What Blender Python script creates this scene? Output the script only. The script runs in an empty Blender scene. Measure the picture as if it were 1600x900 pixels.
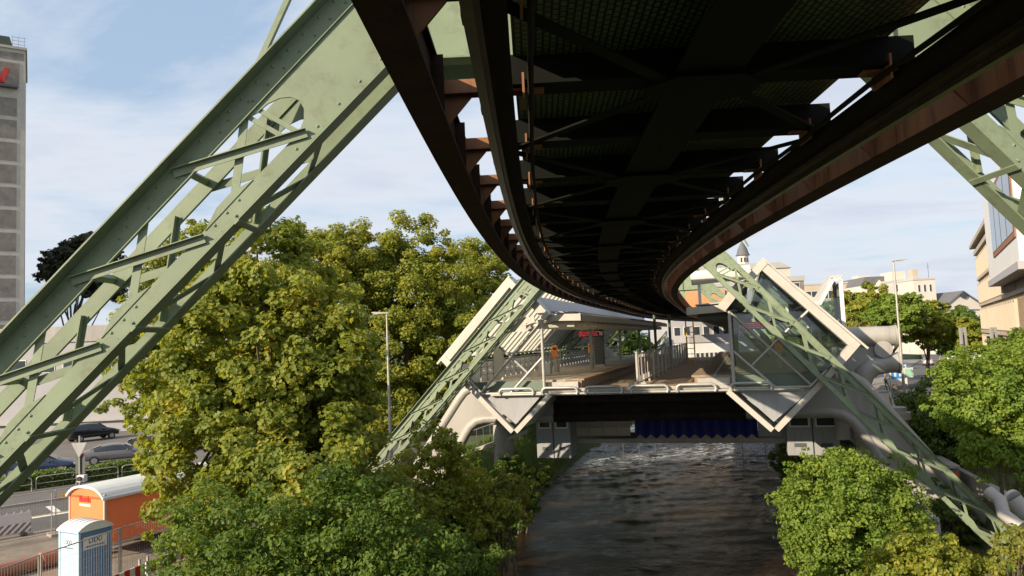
import bpy, bmesh, math, random
import numpy as np
from mathutils import Vector, Matrix

# ------------------------------------------------------------------ camera, sky, sun, exposure
scene = bpy.context.scene
COL = scene.collection
PI = math.pi
F_PX = 1150.0
CAM_Z = 7.6
PITCH, ROLL = math.radians(4.23), math.radians(-2.5)
cam_data = bpy.data.cameras.new("camera")
cam_data.sensor_width = 36.0
cam_data.lens = 36.0 * F_PX / 1600.0
cam_data.clip_start = 0.1
cam_data.clip_end = 6000
cam = bpy.data.objects.new("camera", cam_data)
COL.objects.link(cam)
CAM_R = Matrix.Rotation(PI / 2 + PITCH, 3, 'X') @ Matrix.Rotation(ROLL, 3, 'Z')
cam.rotation_euler = CAM_R.to_euler()
cam.location = (0, 0, CAM_Z)
scene.camera = cam

SUN_EL = math.radians(22)
SUN_TO = Vector((-0.80, -0.60, 0)).normalized() * math.cos(SUN_EL) + Vector((0, 0, math.sin(SUN_EL)))
world = bpy.data.worlds.new("World")
scene.world = world
world.use_nodes = True
wn, wl = world.node_tree.nodes, world.node_tree.links
wn.clear()
w_out = wn.new("ShaderNodeOutputWorld")
w_bg = wn.new("ShaderNodeBackground")
w_bg.inputs["Strength"].default_value = 0.078
sky = wn.new("ShaderNodeTexSky")
sky.sky_type = 'NISHITA'
sky.sun_disc = False
sky.sun_elevation = SUN_EL
sky.sun_rotation = math.atan2(SUN_TO.x, SUN_TO.y)
sky.air_density = 1.1
sky.dust_density = 1.6
tc = wn.new("ShaderNodeTexCoord")
sep = wn.new("ShaderNodeSeparateXYZ")
wl.new(tc.outputs["Generated"], sep.inputs[0])
def wmath(op, a, b=None, clamp=False):
    n = wn.new("ShaderNodeMath"); n.operation = op; n.use_clamp = clamp
    for i, v in enumerate((a, b)):
        if v is None: continue
        if isinstance(v, (int, float)): n.inputs[i].default_value = v
        else: wl.new(v, n.inputs[i])
    return n.outputs[0]
zz = wmath('ADD', wmath('MAXIMUM', sep.outputs["Z"], 0.0), 0.16)
cmb = wn.new("ShaderNodeCombineXYZ")
wl.new(wmath('DIVIDE', sep.outputs["X"], zz), cmb.inputs[0])
wl.new(wmath('DIVIDE', sep.outputs["Y"], zz), cmb.inputs[1])
def wnoise(scale, detail, rough, dist, off):
    mp = wn.new("ShaderNodeMapping")
    mp.inputs["Location"].default_value = off
    mp.inputs["Scale"].default_value = (0.75, 1.15, 1)
    mp.inputs["Rotation"].default_value = (0, 0, 0.4)
    wl.new(cmb.outputs[0], mp.inputs[0])
    n = wn.new("ShaderNodeTexNoise")
    n.inputs["Scale"].default_value = scale; n.inputs["Detail"].default_value = detail
    n.inputs["Roughness"].default_value = rough; n.inputs["Distortion"].default_value = dist
    wl.new(mp.outputs[0], n.inputs["Vector"])
    return n.outputs["Fac"]
n1 = wnoise(1.15, 9, 0.55, 0.5, (3.1, 1.7, 0))
n2 = wnoise(2.6, 8, 0.6, 0.2, (7.7, 4.2, 1))
dens = wmath('ADD', wmath('MULTIPLY', n1, 0.72), wmath('MULTIPLY', n2, 0.28))
ramp = wn.new("ShaderNodeValToRGB")
ramp.color_ramp.elements[0].position = 0.37; ramp.color_ramp.elements[0].color = (0, 0, 0, 1)
ramp.color_ramp.elements[1].position = 0.53; ramp.color_ramp.elements[1].color = (1, 1, 1, 1)
wl.new(dens, ramp.inputs[0])
ccol = wn.new("ShaderNodeValToRGB")           # cloud brightness: thick parts greyer
ccol.color_ramp.elements[0].position = 0.46; ccol.color_ramp.elements[0].color = (6.6, 6.8, 7.2, 1)
ccol.color_ramp.elements[1].position = 0.68; ccol.color_ramp.elements[1].color = (4.6, 5.0, 6.0, 1)
wl.new(dens, ccol.inputs[0])
blue = wn.new("ShaderNodeMix"); blue.data_type = 'RGBA'
blue.inputs["Factor"].default_value = 0.65
wl.new(sky.outputs[0], blue.inputs["A"])
blue.inputs["B"].default_value = (3.9, 5.15, 6.9, 1)
cm = wn.new("ShaderNodeMix"); cm.data_type = 'RGBA'
wl.new(wmath('MULTIPLY', ramp.outputs[0], 0.85), cm.inputs["Factor"])
wl.new(blue.outputs["Result"], cm.inputs["A"])
wl.new(ccol.outputs[0], cm.inputs["B"])
wl.new(cm.outputs["Result"], w_bg.inputs["Color"])
wl.new(w_bg.outputs[0], w_out.inputs[0])

sun_d = bpy.data.lights.new("sun", 'SUN')
sun_d.energy = 5.0
sun_d.angle = math.radians(0.5)
sun_d.color = (1.0, 0.83, 0.62)
sun_o = bpy.data.objects.new("sun", sun_d)
COL.objects.link(sun_o)
sun_o.rotation_euler = SUN_TO.to_track_quat('Z', 'Y').to_euler()
scene.view_settings.view_transform = 'Standard'
scene.view_settings.look = 'None'
scene.view_settings.exposure = 0.78
scene.view_settings.gamma = 1.0
scene.render.engine = 'CYCLES'
scene.cycles.max_bounces = 6
scene.cycles.transparent_max_bounces = 12

# ------------------------------------------------------------------ geometry of the place
def ray(x, y):
    return CAM_R @ Vector(((x - 800) / F_PX, (450 - y) / F_PX, -1))
def at_Y(x, y, Y):
    d = ray(x, y); return Vector((0, 0, CAM_Z)) + d * (Y / d.y)
HEAD = math.radians(17.2)                       # heading of the station's platforms
SU = Vector((math.cos(HEAD), -math.sin(HEAD), 0))
SV = Vector((math.sin(HEAD), math.cos(HEAD), 0))
SO = Vector((6.25, 35.9, 0)) - SU * 0.45
def stn(u, v, z): return SO + SU * u + SV * v + Vector((0, 0, z))

CL_K = [(-60, 1.62), (-8, 1.62), (4, 1.62), (8, 1.62), (12.3, 1.78), (20, 2.42), (26, 3.25), (32, 4.45), (37, 5.7), (48.5, 8.9),
        (65, 13.2), (80, 18), (100, 26), (125, 39), (150, 56), (200, 100), (300, 200)]
_ys = np.array([k[0] for k in CL_K], float); _xs = np.array([k[1] for k in CL_K], float)
_yd = np.arange(-60, 300, 0.5); _xd = np.interp(_yd, _ys, _xs)
for _ in range(30):
    _xd[4:-4] = np.convolve(_xd, np.ones(9) / 9, 'same')[4:-4]
CLP = np.stack([_xd, _yd], 1)
_seg = np.hypot(*np.diff(CLP, axis=0).T); CLS = np.concatenate([[0], np.cumsum(_seg)])
S_OFF = np.interp(0, CLP[:, 1], CLS)
def track(s, n, z):
    """point on the line: s metres ahead of the camera, n to the right"""
    q = s + S_OFF
    x = np.interp(q, CLS, CLP[:, 0]); y = np.interp(q, CLS, CLP[:, 1])
    x2 = np.interp(q + .5, CLS, CLP[:, 0]); y2 = np.interp(q + .5, CLS, CLP[:, 1])
    x1 = np.interp(q - .5, CLS, CLP[:, 0]); y1 = np.interp(q - .5, CLS, CLP[:, 1])
    dx, dy = x2 - x1, y2 - y1; L = math.hypot(dx, dy)
    return Vector((x + n * dy / L, y - n * dx / L, z))
def track_heading(s):
    a, b = track(s - .5, 0, 0), track(s + .5, 0, 0)
    return math.atan2(b.x - a.x, b.y - a.y)
def n_of(X, Y):
    """signed distance of points from the line (numpy arrays)"""
    X = np.asarray(X, float); Y = np.asarray(Y, float)
    sh = X.shape; X = X.ravel(); Y = Y.ravel()
    P = CLP[::4]
    out = np.empty(len(X))
    T = np.gradient(P, axis=0); T /= np.hypot(T[:, 0], T[:, 1])[:, None]
    for a in range(0, len(X), 20000):
        dx = X[a:a+20000, None] - P[None, :, 0]; dy = Y[a:a+20000, None] - P[None, :, 1]
        d2 = dx * dx + dy * dy; k = d2.argmin(1); r = np.arange(len(k))
        out[a:a+20000] = dx[r, k] * T[k, 1] - dy[r, k] * T[k, 0]
    return out.reshape(sh)
RIVER_Z = -3.5
def h_of(n):
    return np.interp(n, [-60, -13.8, -12.6, -9.4, -8.2, -6, 6.5, 8.3, 9.6, 15.2, 15.9, 60],
                        [0, 0, -0.6, -3.1, -3.9, -4.4, -4.4, -3.9, -2.75, -2.45, 0, 0])

# ------------------------------------------------------------------ materials
def new_mat(name):
    m = bpy.data.materials.new(name); m.use_nodes = True
    nt = m.node_tree
    b = nt.nodes["Principled BSDF"]
    return m, nt, b
def N(nt, t, **kw):
    n = nt.nodes.new(t)
    for k, v in kw.items():
        if k.startswith('_'): setattr(n, k[1:], v)
        else: n.inputs[k.replace('_', ' ')].default_value = v
    return n
def mat(name, col, rough=0.6, metal=0.0, var=0.18, scale=1.5, bump=0.0, bscale=30.0, dirt=None, dirt_amt=0.0, spec=0.5, streak=False):
    m, nt, b = new_mat(name)
    co = N(nt, "ShaderNodeTexCoord")
    no = N(nt, "ShaderNodeTexNoise", Scale=scale, Detail=8.0, Roughness=0.65)
    src = co.outputs["Object"]
    if streak:
        mp = N(nt, "ShaderNodeMapping"); mp.inputs["Scale"].default_value = (1, 1, 0.12)
        nt.links.new(src, mp.inputs[0]); nt.links.new(mp.outputs[0], no.inputs["Vector"])
    else:
        nt.links.new(src, no.inputs["Vector"])
    r = N(nt, "ShaderNodeValToRGB")
    lo = [max(0, c * (1 - var)) for c in col]; hi = [min(1, c * (1 + var)) for c in col]
    r.color_ramp.elements[0].position = 0.3; r.color_ramp.elements[0].color = (*lo, 1)
    r.color_ramp.elements[1].position = 0.7; r.color_ramp.elements[1].color = (*hi, 1)
    nt.links.new(no.outputs["Fac"], r.inputs[0])
    out = r.outputs[0]
    if dirt:
        n2 = N(nt, "ShaderNodeTexNoise", Scale=scale * 3.1, Detail=10.0, Roughness=0.7)
        nt.links.new((mp.outputs[0] if streak else src), n2.inputs["Vector"])
        r2 = N(nt, "ShaderNodeValToRGB")
        r2.color_ramp.elements[0].position = 0.52; r2.color_ramp.elements[0].color = (0, 0, 0, 1)
        r2.color_ramp.elements[1].position = 0.68; r2.color_ramp.elements[1].color = (dirt_amt,) * 3 + (1,)
        nt.links.new(n2.outputs["Fac"], r2.inputs[0])
        mx = N(nt, "ShaderNodeMix", _data_type='RGBA')
        nt.links.new(r2.outputs[0], mx.inputs["Factor"]); nt.links.new(out, mx.inputs["A"])
        mx.inputs["B"].default_value = (*dirt, 1); out = mx.outputs["Result"]
    nt.links.new(out, b.inputs["Base Color"])
    rr = N(nt, "ShaderNodeMapRange"); rr.inputs["To Min"].default_value = max(0.02, rough - 0.1); rr.inputs["To Max"].default_value = min(1, rough + 0.12)
    nt.links.new(no.outputs["Fac"], rr.inputs["Value"]); nt.links.new(rr.outputs[0], b.inputs["Roughness"])
    b.inputs["Metallic"].default_value = metal
    b.inputs["Specular IOR Level"].default_value = spec
    if bump > 0:
        nb = N(nt, "ShaderNodeTexNoise", Scale=bscale, Detail=6.0)
        nt.links.new(src, nb.inputs["Vector"])
        bp = N(nt, "ShaderNodeBump", Strength=bump, Distance=0.02)
        nt.links.new(nb.outputs["Fac"], bp.inputs["Height"]); nt.links.new(bp.outputs[0], b.inputs["Normal"])
    return m
def leaf_mat(name, cols, trans=0.48):
    """cols: list of (pos, rgb): leaf colour differs leaf by leaf and in broad patches"""
    m, nt, b = new_mat(name)
    g = N(nt, "ShaderNodeNewGeometry")
    co = N(nt, "ShaderNodeTexCoord")
    no = N(nt, "ShaderNodeTexNoise", Scale=0.55, Detail=3.0)
    nt.links.new(co.outputs["Object"], no.inputs["Vector"])
    a = N(nt, "ShaderNodeMath", _operation='MULTIPLY'); a.inputs[1].default_value = 0.6
    nt.links.new(g.outputs["Random Per Island"], a.inputs[0])
    mr = N(nt, "ShaderNodeMapRange"); mr.inputs["From Min"].default_value = 0.3; mr.inputs["From Max"].default_value = 0.7
    mr.inputs["To Max"].default_value = 0.4
    nt.links.new(no.outputs["Fac"], mr.inputs["Value"])
    ad = N(nt, "ShaderNodeMath", _operation='ADD')
    nt.links.new(a.outputs[0], ad.inputs[0]); nt.links.new(mr.outputs[0], ad.inputs[1])
    r = N(nt, "ShaderNodeValToRGB")
    els = r.color_ramp.elements
    els[0].position = cols[0][0]; els[0].color = (*cols[0][1], 1)
    els[1].position = cols[-1][0]; els[1].color = (*cols[-1][1], 1)
    for p, c in cols[1:-1]:
        e = els.new(p); e.color = (*c, 1)
    nt.links.new(ad.outputs[0], r.inputs[0])
    nt.links.new(r.outputs[0], b.inputs["Base Color"])
    b.inputs["Roughness"].default_value = 0.55
    b.inputs["Specular IOR Level"].default_value = 0.3
    tr = N(nt, "ShaderNodeBsdfTranslucent")
    tm = N(nt, "ShaderNodeMix", _data_type='RGBA', _blend_type='MULTIPLY'); tm.inputs["Factor"].default_value = 1
    nt.links.new(r.outputs[0], tm.inputs["A"]); tm.inputs["B"].default_value = (1.7, 1.5, 0.5, 1)
    nt.links.new(tm.outputs["Result"], tr.inputs["Color"])
    ms = N(nt, "ShaderNodeMixShader"); ms.inputs[0].default_value = trans
    nt.links.new(b.outputs[0], ms.inputs[1]); nt.links.new(tr.outputs[0], ms.inputs[2])
    nt.links.new(ms.outputs[0], nt.nodes["Material Output"].inputs["Surface"])
    return m
def glass_mat(name, tint=(0.75, 0.85, 0.82), opac=0.25, rough=0.03):
    m, nt, b = new_mat(name)
    nt.nodes.remove(b)
    t = N(nt, "ShaderNodeBsdfTransparent"); t.inputs[0].default_value = (*tint, 1)
    g = N(nt, "ShaderNodeBsdfGlossy"); g.inputs["Roughness"].default_value = rough
    f = N(nt, "ShaderNodeFresnel"); f.inputs["IOR"].default_value = 1.5
    ad = N(nt, "ShaderNodeMath", _operation='ADD', _use_clamp=True); ad.inputs[1].default_value = opac * 0.3
    nt.links.new(f.outputs[0], ad.inputs[0])
    ms = N(nt, "ShaderNodeMixShader")
    nt.links.new(ad.outputs[0], ms.inputs[0]); nt.links.new(t.outputs[0], ms.inputs[1]); nt.links.new(g.outputs[0], ms.inputs[2])
    nt.links.new(ms.outputs[0], nt.nodes["Material Output"].inputs["Surface"])
    return m
def brick_mat(name, c1, c2, mortar, scale=1.0, bw=0.5, rh=0.25, ms=0.02, rough=0.8, rot=(PI/2, 0, 0), bump=0.3):
    m, nt, b = new_mat(name)
    co = N(nt, "ShaderNodeTexCoord"); mp = N(nt, "ShaderNodeMapping"); mp.inputs["Rotation"].default_value = rot
    br = N(nt, "ShaderNodeTexBrick", Scale=scale)
    br.inputs["Color1"].default_value = (*c1, 1); br.inputs["Color2"].default_value = (*c2, 1); br.inputs["Mortar"].default_value = (*mortar, 1)
    br.inputs["Mortar Size"].default_value = ms; br.inputs["Brick Width"].default_value = bw; br.inputs["Row Height"].default_value = rh
    nt.links.new(co.outputs["Object"], mp.inputs[0]); nt.links.new(mp.outputs[0], br.inputs["Vector"])
    no = N(nt, "ShaderNodeTexNoise", Scale=2.0, Detail=8.0, Roughness=0.7)
    nt.links.new(co.outputs["Object"], no.inputs["Vector"])
    mx = N(nt, "ShaderNodeMix", _data_type='RGBA', _blend_type='MULTIPLY'); mx.inputs["Factor"].default_value = 0.7
    r = N(nt, "ShaderNodeMapRange"); r.inputs["To Min"].default_value = 0.6; r.inputs["To Max"].default_value = 1.35
    nt.links.new(no.outputs["Fac"], r.inputs["Value"])
    nt.links.new(br.outputs["Color"], mx.inputs["A"]); nt.links.new(r.outputs[0], mx.inputs["B"])
    nt.links.new(mx.outputs["Result"], b.inputs["Base Color"]); b.inputs["Roughness"].default_value = rough
    bp = N(nt, "ShaderNodeBump", Strength=bump, Distance=0.02); bp.invert = True
    nt.links.new(br.outputs["Fac"], bp.inputs["Height"]); nt.links.new(bp.outputs[0], b.inputs["Normal"])
    return m

M = {}
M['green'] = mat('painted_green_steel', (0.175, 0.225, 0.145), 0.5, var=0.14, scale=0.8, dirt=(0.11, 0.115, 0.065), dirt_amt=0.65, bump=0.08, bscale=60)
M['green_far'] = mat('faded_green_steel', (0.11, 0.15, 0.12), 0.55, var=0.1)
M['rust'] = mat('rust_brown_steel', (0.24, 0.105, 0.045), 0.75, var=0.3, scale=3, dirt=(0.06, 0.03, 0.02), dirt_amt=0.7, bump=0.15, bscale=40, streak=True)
M['shade_rust'] = mat('shaded_rust', (0.035, 0.019, 0.012), 0.9, spec=0.15, var=0.4, scale=3, dirt=(0.012, 0.009, 0.007), dirt_amt=0.7)  # rust darkened in its colour for the shade under the track
M['dark_steel'] = mat('grimy_shaded_steel', (0.022, 0.017, 0.013), 0.9, spec=0.15, var=0.4, scale=2, bump=0.1)  # grimy steel, darkened further for shade under track and station
M['green_dark'] = mat('grimy_shaded_green_steel', (0.007, 0.008, 0.006), 0.9, spec=0.12, var=0.3, scale=1.2)  # grimy green, taken near black for the track's shaded underside
M['rail'] = mat('worn_rail', (0.12, 0.10, 0.07), 0.35, metal=0.7, var=0.3, scale=5)
M['white_metal'] = mat('white_painted_metal', (0.43, 0.41, 0.37), 0.45, var=0.08, dirt=(0.35, 0.32, 0.27), dirt_amt=0.4)
M['cream'] = mat('cream_panel', (0.60, 0.58, 0.48), 0.5, var=0.08, dirt=(0.38, 0.36, 0.28), dirt_amt=0.4, streak=True)
def translucent(name, c, f):
    m = mat(name, c, 0.6, var=0.06); nt = m.node_tree; b = nt.nodes["Principled BSDF"]
    t = N(nt, "ShaderNodeBsdfTranslucent"); t.inputs[0].default_value = (*c, 1); ms = N(nt, "ShaderNodeMixShader"); ms.inputs[0].default_value = f
    nt.links.new(b.outputs[0], ms.inputs[1]); nt.links.new(t.outputs[0], ms.inputs[2]); nt.links.new(ms.outputs[0], nt.nodes["Material Output"].inputs["Surface"])
    return m
M['cream_thin'] = translucent('translucent_cream_sheet', (0.80, 0.79, 0.66), 0.65)
M['galv'] = mat('galvanised_tube', (0.40, 0.39, 0.36), 0.42, metal=0.35, var=0.12, scale=4)
M['grey_duct'] = mat('grey_painted_duct', (0.31, 0.30, 0.28), 0.5, var=0.10, scale=0.9, dirt=(0.24, 0.22, 0.19), dirt_amt=0.6, streak=True)
M['grey_panel'] = mat('grey_panel', (0.27, 0.28, 0.29), 0.45, var=0.1, dirt=(0.17, 0.17, 0.16), dirt_amt=0.5, streak=True)
M['grey_dark'] = mat('dark_grey_panel', (0.07, 0.075, 0.08), 0.5, var=0.15)
M['deck_wood'] = mat('weathered_deck_boards', (0.27, 0.20, 0.13), 0.85, var=0.3, scale=2.5, dirt=(0.10, 0.07, 0.05), dirt_amt=0.7, bump=0.2)
M['paving'] = mat('platform_paving', (0.30, 0.26, 0.20), 0.85, var=0.15, scale=2, dirt=(0.16, 0.14, 0.11), dirt_amt=0.5, bump=0.1)
M['concrete'] = mat('concrete', (0.33, 0.31, 0.28), 0.85, var=0.15, scale=1.2, dirt=(0.18, 0.16, 0.13), dirt_amt=0.7, bump=0.15)
M['blue'] = mat('blue_cladding', (0.010, 0.018, 0.17), 0.4, var=0.12)
M['teal_glass'] = mat('teal_roof_glass', (0.15, 0.19, 0.175), 0.3, var=0.2, scale=0.5)
M['glass'] = glass_mat('clear_glass', (0.80, 0.88, 0.86), 0.12)
M['centre_plate'] = mat('grimy_shaded_centre_plate', (0.009, 0.010, 0.008), 0.9, spec=0.12, var=0.3)  # grimy plate, colour lowered to near black for the shaded underside
M['dark_window'] = mat('window_pane', (0.035, 0.045, 0.055), 0.08, var=0.5, scale=0.4)
M['orange_box'] = mat('orange_plastic', (0.85, 0.22, 0.02), 0.4, var=0.05)
M['black'] = mat('black_plastic', (0.015, 0.015, 0.016), 0.45, var=0.2)
M['white'] = mat('white_paint', (0.62, 0.62, 0.61), 0.5, var=0.05, dirt=(0.5, 0.48, 0.44), dirt_amt=0.3)
M['red'] = mat('red_paint', (0.55, 0.03, 0.025), 0.45, var=0.08)
M['trailer_orange'] = mat('orange_trailer_panel', (0.82, 0.20, 0.07), 0.5, var=0.06, dirt=(0.55, 0.15, 0.06), dirt_amt=0.3)
M['toilet_blue'] = mat('blue_plastic', (0.10, 0.24, 0.42), 0.45, var=0.1)
M['toilet_lit'] = mat('sunlit_blue_plastic', (0.36, 0.52, 0.64), 0.5, var=0.06)
M['pale_plastic'] = mat('translucent_white_plastic', (0.62, 0.64, 0.62), 0.5, var=0.06)
M['asphalt'] = mat('asphalt', (0.085, 0.083, 0.082), 0.88, var=0.18, scale=0.5, dirt=(0.13, 0.125, 0.115), dirt_amt=0.6, bump=0.2, bscale=90)
M['asphalt_pale'] = mat('worn_asphalt', (0.12, 0.115, 0.11), 0.88, var=0.15, scale=0.6, dirt=(0.08, 0.08, 0.075), dirt_amt=0.6)
M['lot'] = mat('parking_lot_paving', (0.13, 0.12, 0.11), 0.9, var=0.15, scale=0.5, dirt=(0.11, 0.10, 0.09), dirt_amt=0.5)
M['pavement'] = brick_mat('pavement_slabs', (0.24, 0.22, 0.20), (0.28, 0.26, 0.23), (0.14, 0.13, 0.12), 1.0, 0.6, 0.4, 0.012, 0.85, (0, 0, 0))
M['road_paint'] = mat('road_paint', (0.65, 0.65, 0.62), 0.7, var=0.15, scale=4, dirt=(0.2, 0.2, 0.2), dirt_amt=0.6)
M['yellow_paint'] = mat('yellow_road_paint', (0.55, 0.38, 0.10), 0.7, var=0.15, scale=4)
M['sand'] = mat('sandy_site_ground', (0.20, 0.17, 0.135), 0.95, var=0.25, scale=0.8, dirt=(0.15, 0.11, 0.08), dirt_amt=0.7, bump=0.3)
M['planks'] = mat('timber_planks', (0.40, 0.24, 0.14), 0.85, var=0.25, scale=3)
M['pipe_brown'] = mat('brown_pipe', (0.30, 0.12, 0.07), 0.5, var=0.12)
M['bark'] = mat('bark', (0.10, 0.075, 0.05), 0.95, var=0.35, scale=6, bump=0.6, bscale=14)
M['marble'] = mat('grey_marble_panel', (0.21, 0.185, 0.16), 0.5, var=0.35, scale=0.8, dirt=(0.13, 0.11, 0.09), dirt_amt=0.6)
M['tower_frame'] = mat('pale_concrete_frame', (0.46, 0.43, 0.38), 0.75, var=0.1, scale=0.7, dirt=(0.32, 0.29, 0.25), dirt_amt=0.5)
M['copper'] = mat('patina_copper', (0.05, 0.075, 0.06), 0.6, var=0.2)
M['plaster_grey'] = mat('grey_render', (0.33, 0.33, 0.35), 0.8, var=0.08, scale=0.4)
M['plaster_beige'] = mat('beige_render', (0.42, 0.365, 0.29), 0.8, var=0.08, scale=0.3)
M['plaster_white'] = mat('white_render', (0.50, 0.475, 0.43), 0.8, var=0.06, scale=0.3)
M['plaster_pale'] = mat('pale_grey_render', (0.38, 0.38, 0.37), 0.8, var=0.06, scale=0.3)
M['roof_grey'] = mat('slate_roof', (0.11, 0.11, 0.12), 0.7, var=0.2, scale=2)
M['stone'] = brick_mat('sandstone_blocks', (0.30, 0.215, 0.125), (0.36, 0.27, 0.165), (0.25, 0.18, 0.11), 1.0, 0.9, 0.42, 0.014, 0.85, (PI/2, 0, 0))
M['tan'] = mat('tan_panel', (0.40, 0.21, 0.09), 0.6, var=0.1)
M['skin'] = mat('skin', (0.5, 0.32, 0.24), 0.6, var=0.05)
M['cloth_white'] = mat('white_cloth', (0.7, 0.7, 0.7), 0.9, var=0.05)
M['cloth_dark'] = mat('dark_cloth', (0.03, 0.03, 0.04), 0.9, var=0.1)
M['red_fabric'] = mat('red_fabric', (0.70, 0.07, 0.07), 0.8, var=0.06)
M['yellow'] = mat('yellow_paint', (0.75, 0.45, 0.03), 0.45, var=0.06)

LEAF = {
 'maple': leaf_mat('maple_leaves', [(0.05, (0.122, 0.167, 0.031)), (0.45, (0.187, 0.239, 0.043)), (0.78, (0.287, 0.309, 0.050)), (0.93, (0.460, 0.373, 0.058)), (1.0, (0.546, 0.335, 0.043))]),
 'plane': leaf_mat('plane_leaves', [(0.05, (0.120, 0.171, 0.030)), (0.5, (0.209, 0.258, 0.036)), (0.85, (0.344, 0.321, 0.048)), (1.0, (0.509, 0.354, 0.055))]),
 'alder': leaf_mat('alder_leaves', [(0.05, (0.055, 0.118, 0.020)), (0.5, (0.102, 0.171, 0.031)), (0.9, (0.167, 0.220, 0.039)), (1.0, (0.296, 0.228, 0.062))]),
 'bright': leaf_mat('bright_leaves', [(0.05, (0.097, 0.175, 0.031)), (0.5, (0.169, 0.259, 0.042)), (0.9, (0.275, 0.335, 0.055)), (1.0, (0.419, 0.395, 0.070))]),
 'yellow': leaf_mat('yellowing_leaves', [(0.05, (0.115, 0.168, 0.036)), (0.5, (0.196, 0.224, 0.042)), (1.0, (0.345, 0.302, 0.060))]),
 'dark': leaf_mat('dark_needles', [(0.05, (0.030, 0.038, 0.022)), (0.6, (0.055, 0.060, 0.034)), (1.0, (0.089, 0.076, 0.041))], 0.1),
 'ivy': leaf_mat('ivy_leaves', [(0.05, (0.061, 0.119, 0.024)), (0.6, (0.120, 0.181, 0.034)), (1.0, (0.239, 0.258, 0.041))], 0.2),
}

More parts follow.
